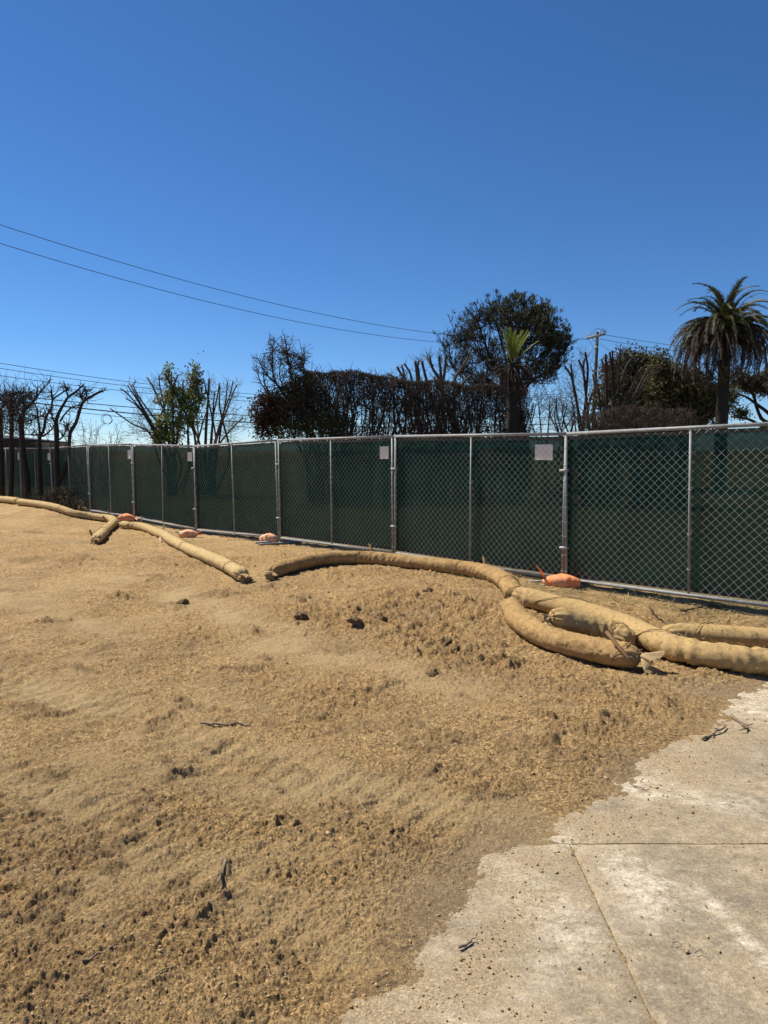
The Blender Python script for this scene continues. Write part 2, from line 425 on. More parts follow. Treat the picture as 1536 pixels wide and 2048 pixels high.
def ground_z(x, y, full=True):
    x = np.atleast_1d(np.asarray(x, float)); y = np.atleast_1d(np.asarray(y, float))
    z = zbase(x, y)
    d, rough, sm = detail(x, y)
    crisp = np.exp(-((x - .9) / .5) ** 2 - ((y - 3.05) / .5) ** 2)
    e = edge_dist(x, y) + (1 - .85 * crisp) * (.012 * perlin(x * 2.1, y * 2.1, 91) + .014 * fbm(x * 13, y * 13, 3, 92, .8) + .035 * perlin(x * 47, y * 47, 93) + .03 * perlin(x * 110, y * 110, 94))
    k = sstep(-.03, .22, e)
    z = z + d * (.15 + .85 * sstep(0, .45, e)) * sstep(-.02, .05, e)
    inside = np.where(e < 0, -.011 * sstep(0, .08, -e) - .002, 0)
    z = np.where(e < .25, z * k + inside, z)
    z = np.where(e < -.08, -.0055 + .003 * fbm(x * 5, y * 5, 3, 96), z)
    return z, rough, sm, e

def ray(u, v):
    xc = (u - 768) / F; yc = (1024 - v) / F
    return np.array([xc, math.cos(PITCH) + yc * math.sin(PITCH), -math.sin(PITCH) + yc * math.cos(PITCH)])
def at(u, v, d):
    """the point at distance d (along +Y) seen at photo pixel (u, v)"""
    r = ray(u, v); return np.array([0, 0, H]) + r * (d / r[1])
def on_ground(u, v, up=0.0):
    """where the sight line meets the terrain raised by up"""
    r = ray(u, v); t = np.geomspace(1.2, 60, 3000); P = np.array([0, 0, H]) + r[None] * t[:, None]
    g_ = P[:, 2] - (zbase(P[:, 0], P[:, 1]) + up); k = int(np.argmax(g_ < 0))
    if k == 0: k = len(t) - 1
    f = g_[k - 1] / (g_[k - 1] - g_[k] + 1e-12)
    return P[k - 1] * (1 - f) + P[k] * f

def dirt_material():
    m = bpy.data.materials.new('tan_dirt'); m.use_nodes = True
    n = m.node_tree.nodes; L = m.node_tree.links; b = n['Principled BSDF']
    b.inputs['Roughness'].default_value = .97; b.inputs['Specular IOR Level'].default_value = .12
    tc = n.new('ShaderNodeTexCoord')
    def noise(s, d=5, rg=.6, st=None):
        src = tc.outputs['Object']
        if st:
            mp = n.new('ShaderNodeMapping'); mp.inputs['Scale'].default_value = st; mp.inputs['Rotation'].default_value = (0, 0, math.radians(-30))
            L.new(src, mp.inputs[0]); src = mp.outputs[0]
        t = n.new('ShaderNodeTexNoise'); t.inputs['Scale'].default_value = s; t.inputs['Detail'].default_value = d
        t.inputs['Roughness'].default_value = rg; L.new(src, t.inputs['Vector']); return t.outputs[0]
    def ramp(src, p0, c0, p1, c1):
        r = n.new('ShaderNodeValToRGB'); e = r.color_ramp.elements
        e[0].position = p0; e[0].color = (*c0, 1); e[1].position = p1; e[1].color = (*c1, 1)
        L.new(src, r.inputs[0]); return r.outputs[0]
    def mix(f, a, bb, k=None):
        mx = n.new('ShaderNodeMix'); mx.data_type = 'RGBA'
        L.new(f, mx.inputs['Factor']); L.new(a, mx.inputs[6])
        if isinstance(bb, tuple): mx.inputs[7].default_value = (*bb, 1)
        else: L.new(bb, mx.inputs[7])
        return mx.outputs[2]
    def attr(nm):
        a = n.new('ShaderNodeAttribute'); a.attribute_name = nm; return a.outputs['Fac']
    g = lambda a: (a, a, a)
    base = ramp(noise(34, 8, .8), .32, (.235, .146, .062), .68, (.585, .37, .158))
    grain = ramp(noise(170, 3, .8), .34, (.13, .082, .036), .66, (.7, .48, .225))
    f = n.new('ShaderNodeMix'); f.data_type = 'RGBA'; f.inputs['Factor'].default_value = .55
    L.new(base, f.inputs[6]); L.new(grain, f.inputs[7]); col = f.outputs[2]
    # single grains and crumbs differ in colour
    for sc, lo, hi in ((48, .7, 1.3), (105, .52, 1.5)):
        vo = n.new('ShaderNodeTexVoronoi'); vo.inputs['Scale'].default_value = sc; vo.inputs['Randomness'].default_value = 1
        L.new(tc.outputs['Object'], vo.inputs['Vector'])
        sp = n.new('ShaderNodeSeparateColor'); L.new(vo.outputs['Color'], sp.inputs[0])
        mr = n.new('ShaderNodeMapRange'); mr.inputs['To Min'].default_value = lo; mr.inputs['To Max'].default_value = hi
        L.new(sp.outputs[0], mr.inputs['Value'])
        vm = n.new('ShaderNodeVectorMath'); vm.operation = 'SCALE'; L.new(col, vm.inputs[0]); L.new(mr.outputs[0], vm.inputs['Scale']); col = vm.outputs[0]
    col = mix(ramp(noise(1.1, 6, .7), .45, g(0), .7, g(.65)), col, (.27, .185, .1))       # greyer patches
    col = mix(ramp(noise(2.3, 5, .7, (1, 2.2, 1)), .55, g(0), .75, g(.5)), col, (.46, .285, .11))  # ochre patches
    col = mix(ramp(noise(5.2, 8, .8, (1, 1.6, 1)), .565, g(0), .68, g(.75)), col, (.13, .09, .055))
    col = mix(ramp(noise(1.6, 9, .8, (1, 3.5, 1)), .5, g(0), .68, g(.6)), col, (.56, .41, .22))     # damp dark spots
    col = mix(ramp(noise(75, 2, .5), .68, g(0), .74, g(.8)), col, (.6, .48, .3))           # pale grains
    # smooth scraped bands are dusted with pale fines
    am = n.new('ShaderNodeMath'); am.operation = 'MULTIPLY'; am.inputs[1].default_value = .7
    L.new(attr('fines'), am.inputs[0])
    col = mix(am.outputs[0], col, ramp(noise(130, 4, .8), .35, (.36, .25, .12), .65, (.68, .5, .265)))
    # freshly churned soil is moister and browner than the dried crust
    cm = n.new('ShaderNodeMath'); cm.operation = 'MULTIPLY'; cm.inputs[1].default_value = .55; L.new(attr('churned'), cm.inputs[0])
    cv = n.new('ShaderNodeVectorMath'); cv.operation = 'MULTIPLY'; cv.inputs[1].default_value = (.78, .715, .64); L.new(col, cv.inputs[0])
    col = mix(cm.outputs[0], col, cv.outputs[0])
    dk = ramp(noise(40, 5, .8), .35, (.1, .068, .038), .7, (.24, .165, .09))
    dmul = n.new('ShaderNodeMath'); dmul.operation = 'MULTIPLY'; dmul.inputs[1].default_value = .34; L.new(attr('damp'), dmul.inputs[0])
    col = mix(dmul.outputs[0], col, dk)
    # ash grey soil along the slab edge
    col = mix(attr('ash'), col, (.29, .225, .145))
    # dry grass past the fence
    gr = ramp(noise(3, 6, .7), .35, (.1, .09, .035), .7, (.2, .165, .07))
    col = mix(attr('grass'), col, gr)
    L.new(col, b.inputs['Base Color'])
    b0 = n.new('ShaderNodeBump'); b0.inputs['Strength'].default_value = 1; b0.inputs['Distance'].default_value = .022
    L.new(noise(17, 5, .75, (1, 1.7, 1)), b0.inputs['Height'])
    b1 = n.new('ShaderNodeBump'); b1.inputs['Strength'].default_value = 1; b1.inputs['Distance'].default_value = .010
    L.new(noise(75, 6, .8), b1.inputs['Height']); L.new(b0.outputs[0], b1.inputs['Normal'])
    b2 = n.new('ShaderNodeBump'); b2.inputs['Strength'].default_value = 1; b2.inputs['Distance'].default_value = .003
    L.new(noise(150, 3, .7), b2.inputs['Height']); L.new(b1.outputs[0], b2.inputs['Normal'])
    L.new(b2.outputs[0], b.inputs['Normal'])
    return m
M['dirt'] = dirt_material()

def build_ground():
    fine = np.radians(np.linspace(-33, 33, 720))
    coarse = np.radians(np.arange(37, 324, 4.0))
    th = np.concatenate([fine, coarse])
    rr = [.15]
    while rr[-1] < 1.7: rr.append(rr[-1] * 1.12)
    while rr[-1] < 4: rr.append(rr[-1] * 1.0022)
    while rr[-1] < 30: rr.append(rr[-1] * 1.0039)
    while rr[-1] < 5000: rr.append(rr[-1] * 1.06)
    r = np.array(rr); nt_, nr = len(th), len(r)
    R, T = np.meshgrid(r, th, indexing='ij')
    X = (R * np.sin(T)).ravel(); Y = (R * np.cos(T)).ravel()
    Z = np.zeros_like(X); ro = np.zeros_like(X); smm = np.zeros_like(X); e = np.full_like(X, 9.0)
    nearm = (R.ravel() < 40)
    z1, ro1, sm1, e1 = ground_z(X[nearm], Y[nearm])
    Z[nearm] = z1; ro[nearm] = ro1; smm[nearm] = sm1; e[nearm] = e1
    Z[~nearm] = zbase(X[~nearm], Y[~nearm])
    beyond = fence_side(X, Y)
    # past the fence the land falls away a little
    Z -= .5 * sstep(3, 30, beyond)
    i = np.arange(nr - 1)[:, None] * nt_; j = np.arange(nt_)[None, :]; j2 = (j + 1) % nt_
    Q = np.stack([i + j, i + nt_ + j, i + nt_ + j2, i + j2], -1).reshape(-1, 4)
    V = np.stack([X, Y, Z], 1)
    V = np.vstack([V, [[0, 0, -.05]]])
    tri = np.stack([np.full(nt_, nr * nt_), np.arange(nt_), (np.arange(nt_) + 1) % nt_], 1)
    loops = np.concatenate([Q.ravel(), tri.ravel()])
    starts = np.concatenate([np.arange(len(Q)) * 4, len(Q) * 4 + np.arange(nt_) * 3])
    me = mesh_np('ground', V, loops, starts, M['dirt'])
    def at_(nm, a):
        k = me.attributes.new(nm, 'FLOAT', 'POINT'); k.data.foreach_set('value', np.append(a, 0).astype(np.float32))
    at_('fines', smm); at_('churned', np.clip(ro, 0, 1)); at_('damp', np.where(nearm, damp(X, Y), 0))
    ash = np.exp(-((e - .12) / .3) ** 2) * sstep(-.25, .45, perlin(X * 1.3, Y * 1.3, 12)) * .5
    at_('ash', np.clip(ash, 0, 1))
    gz = sstep(-.9, .1, beyond + .25 * perlin(X * 1.5, Y * 1.5, 14)) * .75 * sstep(-.2, .35, perlin(X * 2.5, Y * 2.5, 15) + sstep(.2, .8, beyond)) * sstep(-.5, 1.2, X + sstep(.2, .8, beyond) * 60)
    at_('grass', np.clip(gz, 0, .85))
    o = link('ground', me); o['kind'] = 'structure'
    return o
build_ground()

def slab_material():
    m = bpy.data.materials.new('worn_concrete'); m.use_nodes = True
    n = m.node_tree.nodes; L = m.node_tree.links; b = n['Principled BSDF']
    b.inputs['Roughness'].default_value = .9; b.inputs['Specular IOR Level'].default_value = .2
    tc = n.new('ShaderNodeTexCoord')
    def noise(s, d=5, rg=.6, st=None):
        src = tc.outputs['Object']
        if st:
            mp = n.new('ShaderNodeMapping'); mp.inputs['Scale'].default_value = st; mp.inputs['Rotation'].default_value = (0, 0, math.radians(28))
            L.new(src, mp.inputs[0]); src = mp.outputs[0]
        t = n.new('ShaderNodeTexNoise'); t.inputs['Scale'].default_value = s; t.inputs['Detail'].default_value = d
        t.inputs['Roughness'].default_value = rg; L.new(src, t.inputs['Vector']); return t.outputs[0]
    def ramp(src, p0, c0, p1, c1):
        r = n.new('ShaderNodeValToRGB'); e = r.color_ramp.elements
        e[0].position = p0; e[0].color = (*c0, 1); e[1].position = p1; e[1].color = (*c1, 1)
        L.new(src, r.inputs[0]); return r.outputs[0]
    def mix(f, a, bb):
        mx = n.new('ShaderNodeMix'); mx.data_type = 'RGBA'
        L.new(f, mx.inputs['Factor']); L.new(a, mx.inputs[6])
        if isinstance(bb, tuple): mx.inputs[7].default_value = (*bb, 1)
        else: L.new(bb, mx.inputs[7])
        return mx.outputs[2]
    g = lambda a: (a, a, a)
    col = ramp(noise(14, 10, .82), .32, (.2, .15, .09), .68, (.49, .39, .255))
    col = mix(ramp(noise(1.9, 11, .84), .45, g(0), .6, g(.85)), col, (.17, .138, .098))
    col = mix(ramp(noise(3.4, 12, .86, (1, 3, 1)), .55, g(0), .68, g(.75)), col, (.6, .53, .41))
    a = n.new('ShaderNodeAttribute'); a.attribute_name = 'dust'
    dcol = ramp(noise(120, 3, .8), .35, (.19, .14, .08), .65, (.45, .345, .205))
    col = mix(a.outputs['Fac'], col, dcol)
    a2 = n.new('ShaderNodeAttribute'); a2.attribute_name = 'clean'
    wf = n.new('ShaderNodeMath'); wf.operation = 'MULTIPLY'
    L.new(a2.outputs['Fac'], wf.inputs[0])
    L.new(ramp(noise(9, 12, .85, (1, 1.6, 1)), .44, g(0), .6, g(.95)), wf.inputs[1])
    col = mix(wf.outputs[0], col, (.66, .575, .44))
    col = mix(ramp(noise(26, 10, .85), .52, g(0), .68, g(.7)), col, (.17, .13, .085))
    col = mix(ramp(noise(5, 12, .85, (1, 2.2, 1)), .54, g(0), .7, g(.55)), col, (.58, .51, .39))
    col = mix(ramp(noise(90, 3, .6), .66, g(0), .74, g(.6)), col, (.5, .42, .3))
    for sc, lo, hi in ((70, .92, 1.08), (150, .86, 1.14)):
        vo = n.new('ShaderNodeTexVoronoi'); vo.inputs['Scale'].default_value = sc
        L.new(tc.outputs['Object'], vo.inputs['Vector']); sp = n.new('ShaderNodeSeparateColor'); L.new(vo.outputs['Color'], sp.inputs[0])
        mr = n.new('ShaderNodeMapRange'); mr.inputs['To Min'].default_value = lo; mr.inputs['To Max'].default_value = hi; L.new(sp.outputs[0], mr.inputs['Value'])
        vm = n.new('ShaderNodeVectorMath'); vm.operation = 'SCALE'; L.new(col, vm.inputs[0]); L.new(mr.outputs[0], vm.inputs['Scale']); col = vm.outputs[0]
    L.new(col, b.inputs['Base Color'])
    b1 = n.new('ShaderNodeBump'); b1.inputs['Strength'].default_value = .9; b1.inputs['Distance'].default_value = .006
    L.new(noise(70, 6, .7), b1.inputs['Height'])
    b2 = n.new('ShaderNodeBump'); b2.inputs['Strength'].default_value = .7; b2.inputs['Distance'].default_value = .0015
    L.new(noise(240, 3, .7), b2.inputs['Height']); L.new(b1.outputs[0], b2.inputs['Normal'])
    L.new(b2.outputs[0], b.inputs['Normal'])
    return m
M['slab'] = slab_material()

def build_slabs():
    root = empty('concrete_pavement'); root['kind'] = 'structure'
    XJ, YJ = .805, 2.945
    def slab(x0, x1, y0, y1, step, z0):
        g = .003
        xs = np.linspace(x0 + g, x1 - g, int((x1 - x0) / step)); ys = np.linspace(y0 + g, y1 - g, int((y1 - y0) / step))
        X, Y = np.meshgrid(xs, ys, indexing='ij'); sh = X.shape; X = X.ravel(); Y = Y.ravel()
        e = edge_dist(X, Y)
        Z = z0 + .004 * fbm(X * 1.6, Y * 1.6, 3, 71) + .0022 * perlin(X * 9, Y * 9, 72) + .0014 * perlin(X * 34, Y * 34, 73)
        Z -= .2 * sstep(.12, .5, e)          # the buried part lies deeper under the soil
        # arrises are worn: the rim of each slab dips unevenly
        rim = np.minimum.reduce([X - x0 - g, x1 - g - X, Y - y0 - g, y1 - g - Y])
        Z -= .0045 * (1 - sstep(0, .008 + .04 * np.abs(perlin(X * 6, Y * 6, 74)), rim))
        # a few old scratches
        for (ax, ay, bx, by) in ((1.19, 2.62, 1.29, 2.1), (1.31, 2.5, 1.34, 2.3), (1.0, 1.9, 1.1, 1.5)):
            d = np.array([bx - ax, by - ay]); t = np.clip(((X - ax) * d[0] + (Y - ay) * d[1]) / (d * d).sum(), 0, 1)
            q = np.hypot(X - ax - t * d[0] + .008 * perlin(Y * 8, X * 3, 75), Y - ay - t * d[1])
            Z -= .004 * np.exp(-(q / .008) ** 2)
        nx, ny = sh; i = np.arange(nx - 1)[:, None] * ny; j = np.arange(ny - 1)[None, :]
        Q = np.stack([i + j, i + ny + j, i + ny + j + 1, i + j + 1], -1).reshape(-1, 4)
        V = np.stack([X, Y, Z], 1)
        mb = MB(); mb.addn(V, Q)
        # skirt down the sides
        ring = np.concatenate([np.arange(nx) * ny, (nx - 1) * ny + np.arange(1, ny), (np.arange(nx - 2, -1, -1)) * ny + ny - 1, np.arange(ny - 2, 0, -1)])
        low = V[ring].copy(); low[:, 2] = -.12
        n = len(ring); k = np.arange(n); k2 = (k + 1) % n
        mb.addn(np.vstack([V[ring], low]), np.stack([k, k + n, k2 + n, k2], 1))
        o = mb.build('slab', M['slab'], root)
        me = o.data
        dust = 1.0 * np.exp(-(np.clip(-e + .12 * fbm(X * 14, Y * 14, 3, 84), 0, 9) / .27) ** 2) * sstep(-.7, .1, perlin(X * 2.6, Y * 2.6, 81) + .5 * perlin(X * 20, Y * 20, 85)) + .45 * sstep(.05, .5, fbm(X * 1.5, Y * 1.5, 5, 82, .75))
        dust = np.where(rim < .012, np.maximum(dust, .4), dust)
        clean = .8 * sstep(.0, .4, fbm(X * 1.1 + 5, Y * 1.1, 3, 83)) + 2.2 * np.exp(-((X - 2.75) / .4) ** 2 - ((Y - 4.6) / .35) ** 2) \
            + 1.8 * np.exp(-((X - 1.0) / .1) ** 2 - ((Y - 2.7) / .17) ** 2) + 1.2 * np.exp(-((X - .78) / .1) ** 2 - ((Y - 2.95) / .08) ** 2) + 1.2 * np.exp(-((X - 1.25) / .03 - (Y - 2.4) * -4) ** 2 - ((Y - 2.3) / .3) ** 2)
        nn = len(me.vertices)
        for nm, a in (('dust', dust), ('clean', clean)):
            at_ = me.attributes.new(nm, 'FLOAT', 'POINT'); full = np.concatenate([a, a[ring], a[ring]])
            at_.data.foreach_set('value', np.clip(full, 0, 1).astype(np.float32)[:nn])
        return o
    slab(-.9, XJ, .5, YJ, .018, .002)
    slab(XJ, 3.3, .5, YJ, .018, .0)
    slab(.3, 3.3, YJ, 5.8, .022, .001)
    slab(3.3, 6.0, .5, YJ, .05, .0)
    slab(3.3, 6.0, YJ, 5.8, .05, .002)
build_slabs()

# ------------------------------------------------------------------ chain link fence
JOINTS = [(4.41, 6.49, .15), (2.29, 8.91, .07), (.16, 11.14, .08), (-1.97, 13.30, .05), (-4.13, 15.53, -.05),
          (-6.29, 17.80, .01), (-8.28, 19.95, .01), (-10.38, 22.2, -.08), (-12.5, 24.45, -.07), (-14.65, 26.7, -.08), (-16.8, 28.9, -.08)]
FH = 1.83
UNIT = 3.06

def fabric_mesh(seed):
    w_ = .047; n = int(UNIT / w_); ns = int((FH - .01) / w_)
    mb = MB()
    x0 = (UNIT - n * w_) / 2
    zz = .005 + np.arange(ns + 1) * w_
    for i in range(n):
        ph = (i + np.arange(ns + 1)) % 2
        x = x0 + (i + ph) * w_
        # the last diagonals are turned over at the selvage
        yy = .024 + .0022 * np.where(ph == (i % 2), 1, -1)
        bul = .016 * perlin(x * .9, zz * 1.3, seed) * np.sin(np.pi * np.clip(x / UNIT, 0, 1))
        sx = .006 * perlin(x * 2.2, zz * 2.2, seed + 1); sz = .008 * perlin(x * 1.7, zz * 2.5, seed + 2)
        P = np.stack([x + sx, yy + bul, zz + sz], 1)
        mb.tube(P, .002, 3, cap=False)
    return mb.mesh('chain_link_mesh', M['wire'])
FAB = [fabric_mesh(200), fabric_mesh(220)]

def screen_mesh(seed):
    nx, nz = 60, 36
    X, Z = np.meshgrid(np.linspace(-.045, UNIT + .045, nx), np.linspace(.03, FH - .055, nz), indexing='ij')
    wv = .02 * perlin(X * 1.4, Z * .9, seed) + .007 * perlin(X * 6, Z * 2.2, seed + 3)
    Y = .052 + wv * np.sin(np.pi * Z / FH) + .004 * np.sin(X * 21) * (Z > FH - .3)
    i = np.arange(nx - 1)[:, None] * nz; j = np.arange(nz - 1)[None, :]
    Q = np.stack([i + j, i + nz + j, i + nz + j + 1, i + j + 1], -1).reshape(-1, 4)
    mb = MB(); mb.addn(np.stack([X, Y, Z], -1).reshape(-1, 3), Q)
    return mb.mesh('privacy_screen', M['screen'])
SCR = [screen_mesh(300), screen_mesh(320), screen_mesh(340)]

def hem_mesh(z0, z1):
    mb = MB(); n = 60
    x = np.linspace(.03, UNIT - .03, n)
    V = np.concatenate([np.stack([x, .047 + .003 * np.sin(x * 13), z + .006 * perlin(x * 2, x * 0 + z, 9)], 1) for z in (z0, z1)])
    k = np.arange(n - 1)
    mb.addn(V, np.stack([k, k + 1, k + 1 + n, k + n], 1))
    return mb.mesh('hem', M['hem'])
HEM = [hem_mesh(FH - .075, FH - .028), hem_mesh(.03, .07)]

def pipe_mesh(name, P0, P1, r, mat, sides=14, n=2):
    mb = MB(); t = np.linspace(0, 1, n)[:, None]
    mb.tube(np.array(P0) * (1 - t) + np.array(P1) * t, r, sides)
    return mb.mesh(name, mat)

def tie_mesh():
    mb = MB(); rng = random.Random(4)
    def ring(c, axis, r):
        a = np.linspace(0, 2 * math.pi, 9)
        if axis == 'z': P = np.stack([c[0] + r * np.cos(a), c[1] + r * np.sin(a), c[2] + .012 * np.sin(a)], 1)
        else: P = np.stack([c[0] + .012 * np.sin(a), c[1] + r * np.cos(a), c[2] + r * np.sin(a)], 1)
        mb.tube(P, .0026, 3, cap=False)
    for x in (UNIT / 2,):
        for z in (.32, .72, 1.18, 1.6): ring((x, .004, z + rng.uniform(-.05, .05)), 'z', .021)
    for x in (.024, UNIT - .024):
        for z in np.arange(.14, 1.8, .19): ring((x, .004, z + rng.uniform(-.04, .04)), 'z', .0245)
    for z in (0, FH):
        for x in np.arange(.2, UNIT, .27): ring((x + rng.uniform(-.04, .04), .004, z), 'x', .0245)
    return mb.mesh('tie_wires', M['wire'])
TIES = tie_mesh()

panel_labels = [
    'nearest chain-link fence panel with green screen, cut by the right picture edge',
    'chain-link panel with green screen and wide white notice, left of the nearest panel',
    'chain-link panel with green screen and squarish white notice, in mid picture',
    'chain-link panel with green screen and no notice, left of the squarish notice panel',
    'chain-link panel with green screen and narrow notice, between two low orange sandbags',
    'chain-link panel with green screen just right of the pollarded trees, slim notice at its right',
    'chain-link panel with green screen behind the forked pollarded tree',
    'chain-link panel with green screen behind the middle pollarded trunks',
    'chain-link panel with green screen behind the leftmost pollarded trunks',
    'farthest chain-link panel with green screen, at the left picture edge']
PANELS = []
def panel_frame(a, b):
    """local frame: x along the panel to the photo's right, z up, -y to the camera"""
    a = Vector(a); b = Vector(b); x = (b - a); L = x.length; x.normalize()
    y = Vector((0, 0, 1)).cross(x); y.normalize(); z = x.cross(y)
    return Matrix(((x.x, y.x, z.x, a.x), (x.y, y.y, z.y, a.y), (x.z, y.z, z.z, a.z), (0, 0, 0, 1))), L
POST_M = {}
for i in range(len(JOINTS) - 1):
    b, a = JOINTS[i], JOINTS[i + 1]
    Mx, L = panel_frame(a, b)
    root = empty('temporary_fence'); root.matrix_world = Mx
    tag(root, panel_labels[i], 'fence', 'temporary fence panels')
    k = L / UNIT
    rng = random.Random(50 + i)
    link('top_rail', pipe_mesh('top_rail', (.0, 0, FH), (L, 0, FH), .0215, M['steel']), root)
    link('bottom_rail', pipe_mesh('bottom_rail', (.05, 0, 0), (L - .05, 0, 0), .0205, M['steel']), root)
    for x in (.026, L - .026):
        link('end_post', pipe_mesh('end_post', (x, 0, -.05), (x, 0, FH - .012), .0182, M['steel']), root)
    link('mid_post', pipe_mesh('mid_post', (L / 2, .0, .0), (L / 2 + rng.uniform(-.008, .008), 0, FH - .01), .0145, M['steel'], 12), root)
    for nm, me in (('chain_link_mesh', FAB[i % 2]), ('privacy_screen', SCR[i % 3]), ('hem', HEM[0]), ('hem', HEM[1]), ('tie_wires', TIES)):
        o = link(nm, me, root); o.scale = (k, 1, 1)
        if nm in ('chain_link_mesh', 'tie_wires'): o['kind'] = 'stuff'
    # saddle clamp that couples the panel to its neighbour
    for z in (.42 + rng.uniform(-.05, .05), 1.36 + rng.uniform(-.05, .05)):
        mb = MB(); mb.box((-.001, -.001, z), .112, .056, .03)
        c = mb.build('clamp', M['steel_worn'], root, smooth=False)
        mb = MB(); mb.tube([(0, -.045, z), (0, .04, z)], .006, 6); mb.build('bolt', M['steel'], c)
    PANELS.append((root, Mx, L))

# white notices tied between the wire and the screen
for pi, xr, zt, wd, hg, lab in (
        (1, .235, .13, .27, .2, 'wide blank white notice behind the wire, nearest of the fence notices'),
        (2, .145, .15, .2, .2, 'squarish white notice behind the wire in mid fence'),
        (4, .2, .13, .2, .2, 'narrow white notice behind the wire above the third orange sandbag from right'),
        (5, .16, .14, .2, .22, 'slim white notice right beside a fence post, left of the green tree'),
        (7, .2, .15, .22, .22, 'small white notice glimpsed between two pollarded trunks'),
        (8, .12, .15, .22, .24, 'small white notice beside the leftmost pollarded trunks')):
    root, Mx, L = PANELS[pi]
    mb = MB(); nx = 8
    xs = np.linspace(L - xr - wd, L - xr, nx); zs = np.linspace(FH - zt - hg, FH - zt, 5)
    X, Z = np.meshgrid(xs, zs, indexing='ij'); Y = .0335 + .003 * np.sin(X * 30 + pi)
    V = np.stack([X, Y, Z + .006 * (X - xs[0]) * (pi % 3 - 1)], -1).reshape(-1, 3)
    q = np.array([(i * 5 + j, i * 5 + 5 + j, i * 5 + 6 + j, i * 5 + 1 + j) for i in range(nx - 1) for j in range(4)])
    mb.addn(V, q); mb.addn(V + (0, .0006, 0), q[:, ::-1])
    o = mb.build('notice', M['paper']); o.matrix_world = Mx
    tag(o, lab, 'notice', 'white notices on the fence')

# pipe feet under the joints
for ji, lab in ((1, 'grey pipe fence stand under the nearest orange sandbag'), (3, 'grey pipe fence stand beside the pale orange sandbag in mid fence'),
                (4, 'grey pipe fence stand beside the red-necked orange sandbag'), (5, 'grey pipe fence stand behind the sandbag between two straw wattles'),
                (6, 'grey pipe fence stand by the farthest orange sandbag')):
    x, y, z = JOINTS[ji]
    root = empty('pipe_stand', (x, y, float(zbase(x, y)) + .03)); root.rotation_euler = (0, 0, math.radians(28 if ji != 1 else 20))
    mb = MB(); mb.tube([(-.42, -.1, .0), (-.36, -.1, .0), (.36, -.1, .0), (.42, -.1, 0)], .02, 10); mb.build('base_pipe', M['steel'], root)
    mb = MB(); mb.tube([(-.42, .16, .0), (.42, .16, .0)], .02, 10); mb.build('base_pipe', M['steel'], root)
    mb = MB(); mb.tube([(0, -.1, .0), (0, .16, 0)], .018, 8); mb.build('crossbar', M['steel_worn'], root)
    mb = MB(); mb.tube([(0, .03, 0), (0, .03, .16)], .014, 8); mb.build('socket', M['steel_worn'], root)
    tag(root, lab, 'fence stand', 'pipe stands of the fence')

def unit(D): return D / (np.linalg.norm(D, axis=-1, keepdims=True) + 1e-9)

def twig_batch(mb, P, D, Ls, r, rng, segs=3, wob=.3, lift=0.0):
    """n thin three-sided twigs at once; returns points along them and their directions"""
    P = np.asarray(P, float); n = len(P); D = unit(np.asarray(D, float))
    Ls = np.broadcast_to(np.asarray(Ls, float), (n,)); r = np.broadcast_to(np.asarray(r, float), (n,))
    pts = [P]; d = D
    for k in range(segs):
        d = unit(d + wob * rng.randn(n, 3) + np.array([0, 0, lift]))
        pts.append(pts[-1] + d * (Ls / segs)[:, None])
    pts = np.stack(pts, 1)
    A = unit(np.cross(D, rng.randn(n, 3))); B = np.cross(D, A)
    tp = np.linspace(1, .35, segs + 1)
    V = np.zeros((n, segs + 1, 3, 3))
    for j in range(3):
        an = j * 2.0944
        V[:, :, j, :] = pts + (A * math.cos(an) + B * math.sin(an))[:, None, :] * (1.45 * r[:, None] * tp[None, :])[:, :, None]
    base = (np.arange(n) * (segs + 1) * 3)[:, None, None] + (np.arange(segs) * 3)[None, :, None]
    j = np.arange(3)[None, None, :]; j2 = (j + 1) % 3
    Q = np.stack([base + j, base + j2, base + 3 + j2, base + 3 + j], -1).reshape(-1, 4)
    mb.addn(V.reshape(-1, 3), Q)
    return pts, d

def leaf_batch(mb, P, size, rng, aspect=.45, D=None, droop=0):
    P = np.asarray(P, float); n = len(P)
    if n == 0: return
    size = np.broadcast_to(np.asarray(size, float), (n,))[:, None]
    d = unit(rng.randn(n, 3)) if D is None else unit(D + .45 * rng.randn(n, 3))
    d[:, 2] -= droop; d = unit(d)
    s = unit(np.cross(d, rng.randn(n, 3))); nn = np.cross(d, s)
    V = np.stack([P, P + d * size * .5 + s * size * aspect * .5 + nn * size * .08, P + d * size, P + d * size * .5 - s * size * aspect * .5 + nn * size * .08], 1)
    mb.addn(V.reshape(-1, 3), np.arange(4 * n).reshape(-1, 4))

def stuff(o): o['kind'] = 'stuff'; return o

# ------------------------------------------------------------------ straw wattles
def spline(P, step):
    P = np.asarray(P, float)
    Q = np.vstack([2 * P[0] - P[1], P, 2 * P[-1] - P[-2]])
    out = []
    for i in range(1, len(Q) - 2):
        n = max(2, int(np.linalg.norm(Q[i + 1][:3] - Q[i][:3]) / step))
        for t in np.arange(n) / n:
            out.append(.5 * ((2 * Q[i]) + (-Q[i - 1] + Q[i + 1]) * t + (2 * Q[i - 1] - 5 * Q[i] + 4 * Q[i + 1] - Q[i + 2]) * t * t
                             + (-Q[i - 1] + 3 * Q[i] - 3 * Q[i + 1] + Q[i + 2]) * t ** 3))
    out.append(Q[-2]); return np.array(out)

